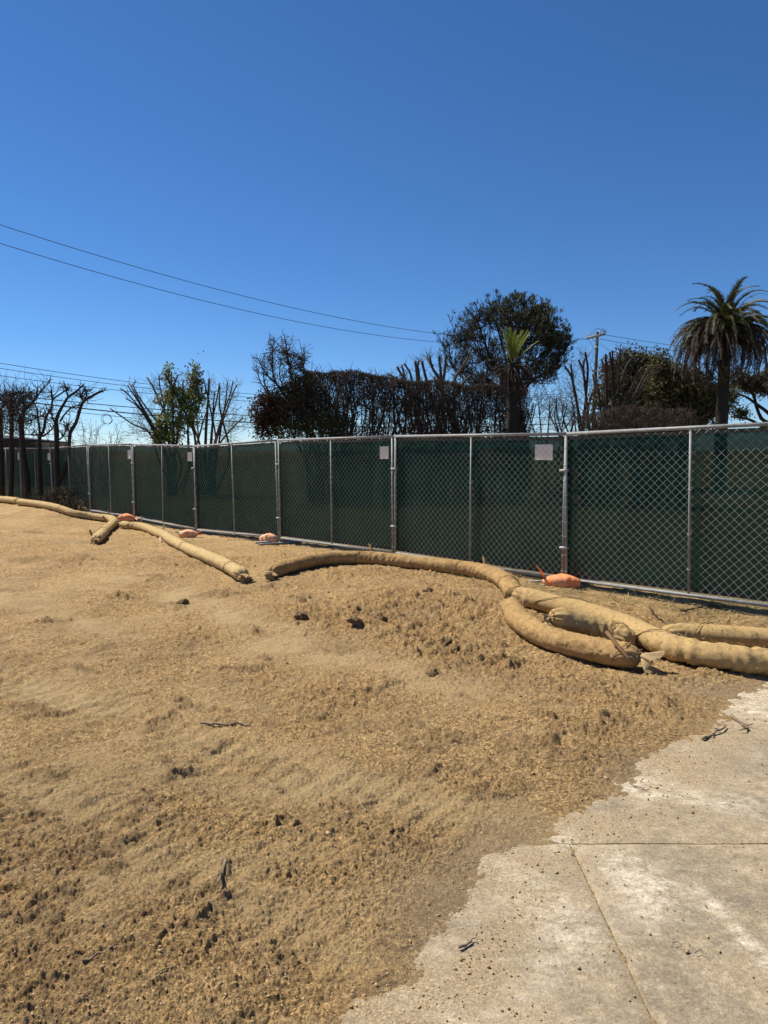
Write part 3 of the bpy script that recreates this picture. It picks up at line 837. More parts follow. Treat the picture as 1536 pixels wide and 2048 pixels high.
def ruffle(P, D, size, seed, parent, off, n=72, mat='ruffle'):
    """gathered sleeve mouth: a flared skirt with deep folds"""
    rng = np.random.RandomState(seed)
    D = np.array(D, float); D /= np.linalg.norm(D)
    A = np.cross(D, (0, 0, 1)); A /= np.linalg.norm(A); B = np.cross(A, D)
    ks = 14; t = np.linspace(0, 1, ks)
    a = np.arange(n) / n * 2 * math.pi
    ph = rng.rand(4) * 6
    V = np.zeros((ks, n, 3))
    for k, tt in enumerate(t):
        fold = 1 + .3 * tt * np.sin(a * 7 + ph[0] + tt) + .2 * tt * np.sin(a * 13 + ph[1] - 2 * tt) + .25 * tt * np.sin(a * 3 + ph[2])
        rr = size * (.2 + .55 * tt ** .8) * fold
        ln = size * tt * (.95 + .3 * np.sin(a * 2 + ph[3]) + .16 * np.sin(a * 9 + ph[1]))
        V[k] = P + D * ln[:, None] + A * (rr * np.cos(a))[:, None] + B * (rr * np.sin(a) * .75)[:, None]
        V[k, :, 2] -= size * .45 * tt ** 1.6
    zmin = zbase(V[..., 0] + off[0], V[..., 1] + off[1]) + .012 - off[2]
    V[..., 2] = np.maximum(V[..., 2], zmin)
    i = np.arange(ks - 1)[:, None] * n; j = np.arange(n)[None, :]; j2 = (j + 1) % n
    Q = np.stack([i + j, i + j2, i + n + j2, i + n + j], -1).reshape(-1, 4)
    mb = MB(); mb.addn(V.reshape(-1, 3), Q)
    return mb.build('tied_end', M[mat], parent)

def wattle(px, rad, label, mat, seed, taper=(1, 1), lift=None, wrinkles=0.0, crumbs=0.0, twine=(), ends=(None, None), sides=44, bury=.1):
    """px: centre line in photo pixels, laid on the terrain"""
    n = len(px)
    lift = [0] * n if lift is None else lift
    C = np.array([on_ground(u, v, rad * (1 - bury) + l) for (u, v), l in zip(px, lift)])
    P = spline(C, .015)
    # run smooth, and keep it on the terrain
    ker = np.ones(11) / 11
    for _ in range(2):
        Pp = np.vstack([np.repeat(P[:1], 5, 0), P, np.repeat(P[-1:], 5, 0)])
        P = np.stack([np.convolve(Pp[:, c], ker, 'valid') for c in range(3)], 1)
    seg = np.r_[0, np.cumsum(np.linalg.norm(np.diff(P, axis=0), axis=1))]; Lg = seg[-1]
    s = seg[:, None]; a = (np.arange(sides) / sides * 2 * math.pi)[None, :]
    R = rad * (1 + .05 * perlin(seg * 1.7, seg * 0 + seed, 5) + .03 * perlin(seg * 5, seg * 0 + seed, 6))
    for e, d in ((0, seg), (1, Lg - seg)):
        if taper[e]:
            q = np.clip(d / (rad * 1.15), 0, 1)
            R = R * (.16 + .84 * np.sqrt(np.clip(1 - (1 - q) ** 2, 0, 1)))
    # creases where it bends, and slack folds of the sleeve
    T = np.gradient(P, axis=0); T /= np.linalg.norm(T, axis=1)[:, None]
    curv = np.linalg.norm(np.gradient(T, axis=0), axis=1) / .015
    curv = np.convolve(curv, np.ones(21) / 21, 'same')
    amp = np.clip(curv * .35, 0, 1.2) + wrinkles * sstep(-.1, .5, perlin(seg * 1.3, seg * 0 + seed * 3.3, 7))
    fold = perlin(s * 17 + .5 * np.sin(a + seed), np.cos(a) * 1.1 + seed + s * 0, 11) - .5 * np.abs(perlin(s * 31 + a * .6, np.sin(a) * 1.5 + seed, 12))
    cre = np.exp(-(perlin(s * 6.3 + 1.3 * np.sin(a * 1.0 + seed) + .6 * perlin(s * 2, a * 0, 16), np.cos(a) * .7 + s * 2 + seed, 15) / .1) ** 2)
    disp = rad * (-.075 * np.clip(amp, .1, 1)[:, None] * cre + .15 * amp[:, None] * fold + .035 * perlin(s * 5, np.cos(a) * 1.6 + seed, 13) + .03 * perlin(s * 3, np.sin(a) * 1.6 + seed, 14))
    for e, d in ((0, seg), (1, Lg - seg)):
        if taper[e]:       # gathers towards the tie
            gth = np.clip(1 - d / (rad * 1.6), 0, 1)[:, None]
            disp = disp + rad * .10 * gth * np.sin(a * 9 + seed + 1.5 * np.sin(a * 2))
    if crumbs:
        cov = sstep(-.15, .35, perlin(s * 3.1, a * 1.1 + seed, 21)) * crumbs
        disp = disp + cov * .016 * lumps(s * 55, a * rad * 55, 22, .5) + cov * .009 * lumps(s * 100, a * rad * 100, 23, .6)
    root = empty('straw_wattle', tuple(C[n // 2] * (1, 1, 0) + (0, 0, C[n // 2][2] - rad)))
    off = np.array(root.location)
    mb = MB(); mb.tube(P - off, R, sides, squash=.87, disp=disp); mb.build('sleeve', M[mat], root)
    for (f0, f1, half) in twine:
        i0 = int(f0 * (len(P) - 1)); i1 = int(f1 * (len(P) - 1))
        m_ = 40; tt = np.linspace(0, 1, m_)
        ii = np.clip((i0 + (i1 - i0) * tt), 0, len(P) - 1).astype(int)
        ang = -.4 + tt * (math.pi * half)
        A = np.cross(T[ii], (0, 0, 1)); A /= np.linalg.norm(A, axis=1)[:, None]; B = np.cross(A, T[ii])
        rr = (R[ii] + .006)[:, None]
        W = P[ii] + A * np.cos(ang)[:, None] * rr + B * np.sin(ang)[:, None] * rr * .92
        mb = MB(); mb.tube(W - off, .0036, 5); mb.build('twine', M['twine'], root)
    for e in (0, 1):
        if ends[e]:
            pt = P[0] if e == 0 else P[-1]; dr = (P[0] - P[4]) if e == 0 else (P[-1] - P[-5])
            ruffle(pt - off - dr / np.linalg.norm(dr) * .01, dr, ends[e], seed + e, root, off)
    # loose straw and lint working out of the weave
    rg = np.random.RandomState(seed + 40); nf = int(Lg * 420); ii = rg.randint(2, len(P) - 2, nf); an = rg.uniform(-.6, 3.7, nf)
    A = unit(np.cross(T[ii], (0, 0, 1))); B = np.cross(A, T[ii]); nrm = A * np.cos(an)[:, None] + B * np.sin(an)[:, None]
    mb = MB(); leaf_batch(mb, P[ii] + nrm * (R[ii] * .95)[:, None] - off, rg.uniform(.012, .04, nf), rg, .12, nrm * .5 + T[ii] * rg.choice([-1, 1], nf)[:, None])
    stuff(mb.build('loose_straw', M['straw'], root))
    tag(root, label, 'straw wattle', 'burlap straw wattles')
    return P, R
W = {}
W['1a'] = wattle([(-150, 994), (-70, 995), (0, 998), (38, 1002)], .105, 'farthest straw wattle, short piece at the left picture edge', 'sleeve_pale', 1)
W['1b'] = wattle([(36, 1003), (70, 1007), (105, 1013), (125, 1019), (150, 1027), (180, 1032), (205, 1035), (221, 1037), (228, 1043), (222, 1050), (212, 1058), (202, 1069), (191, 1079)],
                 .1, 'straw wattle bent sharply back on itself below the pollarded trees', 'sleeve_pale', 2, twine=((.82, .84, 1.1), (.3, .31, 1.2)), ends=(None, .09))
W['2'] = wattle([(243, 1048), (256, 1051), (274, 1052), (293, 1056), (313, 1064), (330, 1071), (343, 1080), (370, 1094), (397, 1106), (440, 1124), (468, 1139), (488, 1151)],
                .1, 'straight pale yellow straw wattle with white frayed end, left of centre', 'sleeve_pale', 3,
                twine=((.62, .64, 1.2), (.93, .94, 1.2)), ends=(.05, .1), bury=.16)
W['3'] = wattle([(541, 1146), (556, 1139), (593, 1128), (650, 1117), (706, 1115), (763, 1118), (820, 1124), (876, 1130), (933, 1137), (971, 1144), (1004, 1157), (1022, 1176), (1030, 1192)],
                .11, 'arched soil-crusted straw wattle hugging the fence in mid picture', 'sleeve_brown', 4, wrinkles=.5, crumbs=.75,
                twine=((.3, .33, 1.1), (.62, .63, 1.2), (.88, .91, 1.2)), ends=(.1, None), bury=.16, taper=(1, 0))
W['7'] = wattle([(1318, 1268), (1367, 1267), (1425, 1270), (1483, 1274), (1536, 1278), (1640, 1286), (1800, 1302)], .105,
                'straw wattle lying behind the others at the right picture edge', 'sleeve_gold', 8, twine=((.14, .26, 1.0),))
W['4'] = wattle([(1024, 1186), (1056, 1195), (1103, 1208), (1157, 1222), (1211, 1238), (1258, 1255), (1301, 1275), (1347, 1295), (1406, 1308), (1464, 1316), (1536, 1324), (1640, 1334), (1820, 1356)],
                .118, 'long golden straw wattle with deep folds running out at right', 'sleeve_gold', 5, wrinkles=1.1,
                twine=((.08, .27, 1.0), (.47, .6, 1.0), (.02, .03, 1.2)), taper=(1, 1))
W['6'] = wattle([(1021, 1206), (1034, 1234), (1060, 1256), (1095, 1274), (1142, 1289), (1192, 1300), (1242, 1310), (1290, 1316)], .112,
                'foremost straw wattle, crusted with orange soil, its mouth gathered in a ruffle', 'sleeve_brown', 6, crumbs=1.0,
                twine=((.9, .98, 1.0),), ends=(None, .13), taper=(1, 1))
W['5'] = wattle([(1092, 1234), (1122, 1236), (1157, 1245), (1196, 1255), (1235, 1268), (1268, 1283)], .108,
                'short straw wattle stacked on the foremost one, knotted end toward the left', 'sleeve_gold', 7, lift=[.15, .14, .1, .06, .02, 0], crumbs=.8,
                twine=((.04, .05, 1.2), (.7, .82, .9)), ends=(.07, None))

# ------------------------------------------------------------------ wooden stakes
def stake(p0, p1, sz, label, mat='stake'):
    p0 = np.array(p0); p1 = np.array(p1)          # foot, head
    d = p1 - p0; L = np.linalg.norm(d)
    mb = MB(); q = Vector(d).to_track_quat('Z', 'Y').to_matrix()
    v = []
    for z, k in ((-.12, .25), (-.06, 1), (L - .004, 1), (L, .86)):
        for sx, sy in ((-1, -1), (1, -1), (1, 1), (-1, 1)): v.append((sx * sz * k, sy * sz * k, z))
    f = [(3, 2, 1, 0), (12, 13, 14, 15)] + [(a * 4 + i, a * 4 + (i + 1) % 4, a * 4 + 4 + (i + 1) % 4, a * 4 + 4 + i) for a in range(3) for i in range(4)]
    mb.add(np.array(v) @ np.array(q).T, f)
    o = mb.build('wooden_stake', M[mat], smooth=False); o.location = p0
    tag(o, label, 'stake', 'wooden stakes pinning the wattles')
for f_, h_, df, dh, s_, lab, mt in (
        ((1246, 1304), (1212, 1263), 5.33, 5.45, .011, 'long brown stake leaning across the foremost wattle', 'stake'),
        ((1006, 1166), (992, 1148), 8.35, 8.5, .016, 'brown stake in the front of the arched wattle where it turns down', 'stake'),
        ((972, 1134), (967, 1114), 9.1, 9.15, .013, 'brown stake behind the right shoulder of the arched wattle', 'stake'),
        ((746, 1106), (739, 1088), 11.0, 11.05, .014, 'brown stake behind the crown of the arched wattle, by a fence post', 'stake'),
        ((498, 1144), (510, 1131), 9.9, 10.1, .012, 'dark stick leaning behind the frayed end of the pale wattle', 'stake'),
        ((326, 1062), (328, 1050), 15.2, 15.2, .014, 'pale stake behind the middle of the pale yellow wattle', 'stake_new'),
        ((321, 1083), (320, 1075), 13.4, 13.5, .014, 'short pale stake in front of the pale yellow wattle', 'stake_new'),
        ((283, 1049), (283, 1033), 16.4, 16.4, .012, 'thin stake by the start of the pale yellow wattle', 'stake_new'),
        ((212, 1041), (206, 1032), 17.2, 17.2, .016, 'brown stake in the inner corner of the bent wattle', 'stake'),
        ((218, 1032), (217, 1019), 18.1, 18.1, .014, 'stake behind the corner of the bent wattle', 'stake'),
        ((185, 1072), (179, 1060), 14.2, 14.2, .016, 'dark stake left of the bent wattle near its tied end', 'stake'),
        ((158, 1024), (157, 1012), 19.2, 19.2, .014, 'thin dark stake behind the bent wattle by the farthest sandbag', 'stake')):
    stake(at(*f_, df), at(*h_, dh), s_, lab, mt)

# ------------------------------------------------------------------ orange sandbags
def sandbag(u, v, rz, Lb, Wb, Hb, label, mat, seed, neck=.09, tail_up=0.0, neck_mat=None, lift=0):
    c = on_ground(u, v, 0)
    root = empty('sandbag', (c[0], c[1], c[2] + lift)); root.rotation_euler = (0, 0, rz)
    n, m = 46, 30
    t = np.linspace(0, 1, n); a = np.arange(m) / m * 2 * math.pi
    prof = np.power(np.clip(np.sin(np.pi * np.clip(t * .93 + .07, 0, 1)), 0, 1), .42)
    prof[0] = .35; prof = np.clip(prof, .08, 1)
    V = np.zeros((n, m, 3))
    for k in range(n):
        ca, sa = np.cos(a), np.sin(a)
        x = -Lb / 2 + Lb * t[k]
        wob = 1 + .10 * perlin(t[k] * 4 + a * 0, ca * 1.3 + seed, seed) + .07 * perlin(t[k] * 9 + 0 * a, ca * 2.4 + sa + seed, seed + 2)
        fold = .05 * np.sin(a * 8 + seed) * max(0, 1 - t[k] * 4) * 2 + .03 * np.sin(a * 10 + seed) * max(0, (t[k] - .8) * 5)
        rr = prof[k] * (wob + fold)
        V[k, :, 0] = x; V[k, :, 1] = Wb / 2 * rr * np.sign(ca) * np.abs(ca) ** .8
        z = Hb * .42 + Hb * .58 * rr * np.sign(sa) * np.abs(sa) ** .85 * (.8 + .35 * math.sin(t[k] * 2.6 + .3))
        V[k, :, 2] = np.maximum(z, -.012)
    i = np.arange(n - 1)[:, None] * m; j = np.arange(m)[None, :]; j2 = (j + 1) % m
    Q = np.stack([i + j, i + j2, i + m + j2, i + m + j], -1).reshape(-1, 4)
    mb = MB(); mb.addn(V.reshape(-1, 3), Q)
    mb.add(V[0], [tuple(range(m))[::-1]]); mb.add(V[-1], [tuple(range(m))])
    mb.build('bag', M[mat], root)
    # neck: gathered throat opening into a loose flap
    kk = 9; tt = np.linspace(0, 1, kk); V = np.zeros((kk, 24, 3)); b = np.arange(24) / 24 * 2 * math.pi
    for k in range(kk):
        r = neck * (.32 + .55 * tt[k] ** 1.3) * (1 + .3 * tt[k] * np.sin(b * 5 + seed) + .15 * np.sin(b * 3))
        V[k, :, 0] = Lb / 2 - .03 + neck * 1.7 * tt[k] * (1 - .75 * tail_up)
        V[k, :, 1] = r * np.cos(b)
        V[k, :, 2] = np.maximum(Hb * .45 + r * np.sin(b) * .6 + tail_up * neck * 2.6 * tt[k] - (1 - tail_up) * Hb * .2 * tt[k], -.01)
        if tail_up > .5:
            V[k, :, 0] += r * np.sin(b) * tt[k] * .6
    i = np.arange(kk - 1)[:, None] * 24; j = np.arange(24)[None, :]; j2 = (j + 1) % 24
    mb = MB(); mb.addn(V.reshape(-1, 3), np.stack([i + j, i + j2, i + 24 + j2, i + 24 + j], -1).reshape(-1, 4))
    mb.build('neck', M[neck_mat or mat], root)
    tag(root, label, 'sandbag', 'orange sandbags on the fence stands')
sandbag(1122, 1174, math.radians(180 - 14), .46, .24, .15, 'nearest orange sandbag, slumped with its tail sticking up', 'orange', 3, .085, .72)
sandbag(1168, 1164, math.radians(10), .26, .18, .1, 'small orange sandbag in the shade under the nearest panel', 'orange_red', 5, .06, 0, 'orange_red')
sandbag(540, 1086, math.radians(-12), .40, .26, .17, 'pale orange sandbag with red folds at its neck, in mid fence', 'orange_pale', 7, .085, 0, 'orange')
sandbag(377, 1075, math.radians(8), .38, .22, .15, 'orange sandbag with bright red neck beside the pale yellow wattle', 'orange_pale', 9, .07, .3, 'orange_red')
sandbag(254, 1043, math.radians(-8), .44, .26, .18, 'orange sandbag lying between two wattle ends', 'orange', 11, .07, 0, 'orange')
sandbag(163, 1024, math.radians(10), .40, .22, .15, 'farthest orange sandbag, behind the bent wattle', 'orange_pale', 13, .08, .2, 'orange_red')

# ------------------------------------------------------------------ vegetation helpers
def gz(x, y):
    return float(zbase(x, y)) - .5 * float(sstep(3, 30, fence_side(np.array(x), np.array(y))))

def limb_pts(px, d, rng, jit, n=4):
    """pixel polyline -> smooth world polyline around distance d"""
    k = len(px); dd = d + rng.uniform(-jit, jit) * np.linspace(0, 1, k) ** .7
    C = np.array([at(u, v, q) for (u, v), q in zip(px, dd)])
    return spline(C, max(.12, np.linalg.norm(C[-1] - C[0]) / 12)) if k > 2 else np.array([C[0], (C[0] + C[1]) / 2, C[1]])

def limbs_to(root, off, limbs, mat, sides=8, name='limb'):
    """limbs: list of (points, r0, r1); each becomes a child of its own"""
    for P, r0, r1 in limbs:
        t = np.linspace(0, 1, len(P))
        kn = 1 + .12 * perlin(t * 9, t * 0 + P[0][0], 3)
        mb = MB(); mb.tube(P - off, .9 * (r0 + (r1 - r0) * t) * kn, sides)
        mb.build(name, M[mat], root)

def along(P, n, rng, lo=.15):
    t = rng.uniform(lo, 1, n) * (len(P) - 1); i = np.minimum(t.astype(int), len(P) - 2); f = (t - i)[:, None]
    return P[i] * (1 - f) + P[i + 1] * f, unit(P[i + 1] - P[i])

def stuff(o): o['kind'] = 'stuff'; return o

# ------------------------------------------------------------------ pollarded trees in front of the fence
zA = lambda L: [(x / 6.98, 720 + y / 6.98) for x, y in L]
def pollard(d, limbs, label, ntw, tw_len, seed, crown=None, mat='char'):
    rng = np.random.RandomState(seed)
    b = at(*zA([limbs[0][0][0]])[0], d); zb_ = float(zbase(b[0], b[1]))
    off = np.array([b[0], b[1], zb_])
    root = empty('pollarded_tree', tuple(off))
    tag(root, label, 'tree', 'pollarded trees before the fence')
    Ls = []
    for k, (L, r0, r1) in enumerate(limbs):
        P = limb_pts(zA(L), d, rng, .35 if k else .05)
        if k == 0:
            P = np.vstack([[P[0][0], P[0][1], zb_ - .1], P[1:]])
        Ls.append((P, r0, r1))
    limbs_to(root, off, Ls[:1], mat, 10, 'trunk'); limbs_to(root, off, Ls[1:], mat, 7)
    mb = MB()
    for P, r0, r1 in Ls[1:]:
        p, dr = along(P, 9, rng, .3)
        side = unit(np.cross(dr, rng.randn(len(p), 3)))
        pt, dd = twig_batch(mb, p, side + .5 * dr, rng.uniform(.08, .3, len(p)), .013, rng, 2, .3, .15)      # stubs
        pt, dd = twig_batch(mb, P[-1:].repeat(5, 0), unit(P[-1:] - P[-2:-1]) + .7 * rng.randn(5, 3), rng.uniform(.12, .35, 5), .012, rng, 3, .3, .2)
        p, dr = along(P, ntw, rng, .1)
        side = unit(np.cross(dr, rng.randn(len(p), 3)))
        pt, dd = twig_batch(mb, p, side + .2 * dr, rng.uniform(.3, 1, len(p)) * tw_len, .0065, rng, 4, .32, .08)
        q = pt[:, rng.randint(1, 4)]
        twig_batch(mb, q, dd + rng.randn(len(q), 3), rng.uniform(.1, .4, len(q)) * tw_len, .0045, rng, 3, .3, .1)
    if crown:
        (u0, u1, v0, v1, n, ln) = crown
        U = rng.uniform(u0, u1, n) / 6.98; Vv = 720 + rng.uniform(v0, v1, n) / 6.98
        p = np.array([at(a, c, d + q) for a, c, q in zip(U, Vv, rng.uniform(-.7, .7, n))])
        pt, dd = twig_batch(mb, p, rng.randn(n, 3) * (1, 1, .6) + (0, 0, .25), rng.uniform(.2, ln, n), .008, rng, 4, .4, .05)
        up = pt[:, 2][rng.rand(n) < .3]
        twig_batch(mb, up, rng.randn(len(up), 3) * .5 + (0, 0, 1), rng.uniform(.3, .9, len(up)), .0045, rng, 4, .22, .2)
    o = mb
    for a in o.v: a -= off
    stuff(o.build('twigs', M['char'], root))
pollard(21.3, [
    ([(800, 1950), (810, 1700), (790, 1500), (790, 1250), (790, 1000), (780, 880)], .1, .075),
    ([(830, 1680), (920, 1500), (960, 1250), (980, 1020), (1060, 880), (1110, 720), (1160, 580), (1260, 520), (1360, 460), (1440, 430)], .075, .035),
    ([(780, 880), (800, 800), (840, 700), (900, 600), (950, 520), (1050, 450), (1120, 390)], .065, .028),
    ([(840, 860), (900, 760), (1000, 660), (1080, 640)], .035, .018), ([(785, 900), (740, 830), (715, 740)], .04, .02),
    ([(1160, 580), (1145, 540), (1135, 510)], .03, .022), ([(1160, 570), (1200, 510), (1215, 440)], .03, .022),
    ([(950, 520), (930, 440), (920, 390)], .03, .018), ([(1050, 450), (1110, 470), (1180, 440)], .022, .012),
    ([(830, 1110), (890, 1050), (920, 950)], .03, .015), ([(980, 1020), (950, 960), (945, 910)], .035, .025)],
    'forked black pollarded tree, rightmost of the row before the fence', 6, .8, 11)
pollard(22.3, [
    ([(570, 1950), (560, 1700), (550, 1400), (550, 1200), (552, 1070)], .09, .065),
    ([(552, 1080), (600, 1000), (625, 900), (640, 800), (720, 660), (735, 550), (850, 470), (920, 420)], .055, .025),
    ([(552, 1070), (550, 950), (525, 800), (520, 690), (440, 560)], .045, .02),
    ([(590, 1070), (680, 1010), (745, 930)], .035, .018), ([(735, 560), (725, 500), (715, 430)], .04, .028),
    ([(530, 800), (620, 760), (690, 720)], .022, .012)],
    'slim black pollarded tree with a Y fork, second from the right of the row', 8, .9, 12)
pollard(23.3, [
    ([(390, 1920), (370, 1600), (330, 1350), (310, 1100), (295, 900), (300, 760)], .11, .085),
    ([(300, 780), (340, 700), (400, 640), (500, 540), (520, 400)], .07, .03), ([(500, 540), (560, 450), (600, 400), (680, 320)], .035, .018),
    ([(290, 780), (230, 700), (160, 600), (60, 560)], .045, .02), ([(310, 880), (430, 840), (560, 780)], .03, .015),
    ([(310, 1050), (420, 1040), (510, 1050)], .022, .01), ([(330, 760), (330, 600), (300, 480)], .04, .02)],
    'leaning black pollarded tree, third from the right of the row', 12, 1.0, 13, (120, 480, 430, 900, 110, .7))
pollard(24.2, [
    ([(150, 1900), (165, 1500), (160, 1100), (165, 780), (155, 620)], .09, .07),
    ([(160, 780), (240, 640), (330, 520), (420, 470)], .045, .02), ([(160, 760), (90, 640), (20, 560)], .045, .02), ([(160, 640), (150, 540), (180, 470)], .04, .02)],
    'black pollarded tree with tangled crown, second from the left of the row', 12, 1.0, 14, (0, 420, 440, 1000, 300, .75))
pollard(25.0, [
    ([(30, 1900), (20, 1400), (10, 1000), (5, 700)], .1, .08),
    ([(5, 720), (60, 600), (140, 500), (260, 470)], .045, .02), ([(5, 720), (-80, 600), (-160, 520)], .045, .02)],
    'leftmost black pollarded tree at the picture edge', 12, 1.0, 15, (-200, 280, 440, 1050, 300, .75))

# ------------------------------------------------------------------ cut trees, sprays, hedge beyond the fence
def stems_tree(name, label, zf, d, limbs, base_u, seed, mat='cut', r=.05, r1=.028, twn=10, twl=1.0, twmat='twig', group=None, jit=.9, cat='tree', spray=None, lit=.0):
    """a tree sawn off into bare stems; every stem is its own part"""
    rng = np.random.RandomState(seed)
    x0 = (base_u - 768) / F * d; y0 = d; z0 = gz(x0, y0)
    off = np.array([x0, y0, z0]); root = empty(name, tuple(off)); tag(root, label, cat, group)
    Ls = []
    for L in limbs:
        k = rng.uniform(.85, 1.15)
        P = limb_pts(zf(L), d, rng, jit)
        lo = P[0]
        foot = np.array([x0 + (lo[0] - x0) * .35 + rng.uniform(-.15, .15), y0 + (lo[1] - y0) * .3 + rng.uniform(-.2, .2), z0 - .15])
        if lo[2] < 5.4:
            T = unit(P[1] - P[0])
            mid = lo - T * (lo[2] - z0) * .45; mid[2] = z0 + (lo[2] - z0) * .5
            q = spline(np.array([foot, mid, lo]), .4)[:-1]
            P = np.vstack([q, P])
        Ls.append((P, r * k, r1 * k))
    limbs_to(root, off, Ls, mat, 7, 'stem')
    mb = MB()
    for P, a, b in Ls:
        p, dr = along(P, twn, rng, .45)
        side = unit(np.cross(dr, rng.randn(len(p), 3)))
        pt, dd = twig_batch(mb, p, side * .8 + .8 * dr, rng.uniform(.3, 1, len(p)) * twl, .007, rng, 4, .22, .06)
        for s in (1, 2, 3):
            twig_batch(mb, pt[:, s], dd + .9 * rng.randn(len(p), 3), rng.uniform(.15, .5, len(p)) * twl, .0045, rng, 3, .28, .06)
    if spray:
        for (u, v, uu, vv, n, ln) in spray:        # fine dry whips: from around (u,v) heading to (uu,vv)
            p = np.array([at(u + a, v + b_, d + c) for a, b_, c in zip(rng.randn(n) * 14, rng.randn(n) * 14, rng.uniform(-.8, .8, n))])
            tgt = at(uu, vv, d) - at(u, v, d)
            pt, dd = twig_batch(mb, p, unit(tgt) + .4 * rng.randn(n, 3), rng.uniform(.5, 1, n) * ln, .006, rng, 5, .2, .03)
            for s in (2, 3, 4):
                twig_batch(mb, pt[:, s], dd + .8 * rng.randn(n, 3), rng.uniform(.2, .5, n) * ln, .0042, rng, 4, .25, .02)
    for a in mb.v: a -= off
    stuff(mb.build('twigs', M[twmat], root))
    return root, off

zB = lambda L: [(220 + x / 5.486, 700 + y / 5.486) for x, y in L]
root, off = stems_tree('green_tree', 'tree with sawn stems and fresh green foliage, behind the left part of the fence', zB, 30, [
    [(500, 1000), (400, 880), (260, 820), (100, 710), (0, 640)], [(520, 980), (430, 800), (350, 680), (270, 590), (170, 530)],
    [(560, 960), (400, 740), (300, 600), (180, 470), (110, 420)], [(470, 860), (330, 600), (240, 460), (190, 390)],
    [(500, 880), (330, 580), (260, 450), (215, 370)], [(600, 900), (450, 700), (320, 520), (245, 375)],
    [(650, 1050), (600, 700), (540, 560), (470, 400), (405, 300)], [(640, 1000), (590, 600), (550, 420), (535, 280)],
    [(700, 1050), (690, 700), (680, 500), (675, 240)], [(690, 420), (640, 340), (595, 250)], [(690, 400), (730, 310), (745, 270)],
    [(740, 950), (780, 650), (800, 450), (800, 330)], [(860, 1050), (855, 800), (880, 650), (890, 500)]], 345, 21, r=.062, r1=.03, twn=8, twl=.8,
    spray=[(300, 860, 240, 800, 26, 1.1), (330, 800, 262, 740, 24, 1.1), (300, 870, 225, 850, 24, 1.2)], twmat='twig')
def crown_leaves(root, off, d, blobs, mat, n, size, seed, name='foliage', aspect=.5, clump=.22, shell=.55, depth=1.0, droop=0):
    """leaf-sized faces gathered in clumps inside blobs given as (u, v, ru, rv) in photo pixels at distance d"""
    rng = np.random.RandomState(seed)
    area = np.array([b[2] * b[3] for b in blobs], float); cnt = np.maximum(3, (n / 26 * area / area.sum())).astype(int)
    C = []
    for (u, v, ru, rv), k in zip(blobs, cnt):
        c = at(u, v, d); q = unit(rng.randn(k, 3)) * (rng.uniform(shell ** 3, 1, k) ** (1 / 3))[:, None]
        C.append(c + q * np.array([ru, min(ru, rv) * depth, rv]) / F * d)
    C = np.concatenate(C)
    w = rng.uniform(.5, 1.4, len(C))
    idx = rng.choice(len(C), n, p=w / w.sum())
    P = C[idx] + rng.randn(n, 3) * clump * rng.uniform(.4, 1.2, (n, 1))
    mb = MB(); leaf_batch(mb, P - off, size * rng.uniform(.6, 1.4, n), rng, aspect, None, droop)
    stuff(mb.build(name, M[mat], root))
    return C
def crown_twigs(root, off, C, src, mat, seed, r=.012, name='branches'):
    """thin boughs from the source points out to the clumps"""
    rng = np.random.RandomState(seed); mb = MB()
    src = np.asarray(src)
    for c in C:
        s = src[np.argmin(((src - c) ** 2).sum(1) + rng.rand(len(src)) * 1.5)]
        m = (s + c) / 2 + rng.randn(3) * .2; m[2] += .1
        P = spline(np.array([s, m, c]), .5)
        mb.tube(P - off, np.linspace(r * 1.6, r * .5, len(P)), 3, cap=False)
    stuff(mb.build(name, M[mat], root))
spire = [(338, 742, 9, 16), (340, 770, 20, 26), (345, 805, 30, 30), (340, 850, 34, 34), (320, 870, 26, 24), (388, 735, 7, 16), (390, 765, 14, 26), (385, 800, 24, 30), (375, 830, 26, 24), (402, 790, 14, 24), (365, 780, 20, 20), (355, 870, 24, 20)]
C = crown_leaves(root, off, 30, spire[:5], 'green', 2600, .13, 22, clump=.11, shell=.2)
C2 = crown_leaves(root, off, 30, spire[5:9], 'green', 1900, .13, 23, clump=.11, shell=.2)
C3 = crown_leaves(root, off, 30, spire[3:], 'olive', 900, .13, 24, clump=.2, shell=.1)
crown_twigs(root, off, np.vstack([C, C2, C3]), [at(338, v, 30) for v in range(760, 890, 12)] + [at(386, v, 30) for v in range(760, 890, 12)], 'twig', 25, .009)

stems_tree('cut_tree', 'leafless tree sawn into upright stems, right of the green tree', zB, 31, [
    [(1040, 1060), (1050, 800), (1070, 550), (1080, 310)], [(1070, 500), (1045, 400), (1025, 310)], [(1075, 600), (1085, 450), (1095, 315)],
    [(980, 1060), (950, 700), (935, 470)], [(975, 1000), (900, 780), (860, 620)], [(1100, 1050), (1130, 750), (1180, 500), (1200, 360)],
    [(1120, 900), (1135, 600), (1150, 450)], [(1190, 1050), (1230, 780), (1270, 550), (1290, 350)], [(1230, 750), (1200, 600), (1205, 400)],
    [(1240, 700), (1320, 480), (1350, 340)], [(1250, 740), (1340, 500), (1390, 380)], [(1200, 1030), (1300, 900), (1460, 740)], [(985, 920), (1030, 760), (1050, 700)]],
    418, 26, r=.05, r1=.028, twn=9, twl=.7, twmat='twig_pale', mat='cut',
    spray=[(450, 840, 492, 790, 30, 1.3), (440, 860, 492, 850, 26, 1.3), (452, 790, 462, 760, 10, .8), (440, 870, 490, 880, 22, 1.2)])
rng = np.random.RandomState(30)

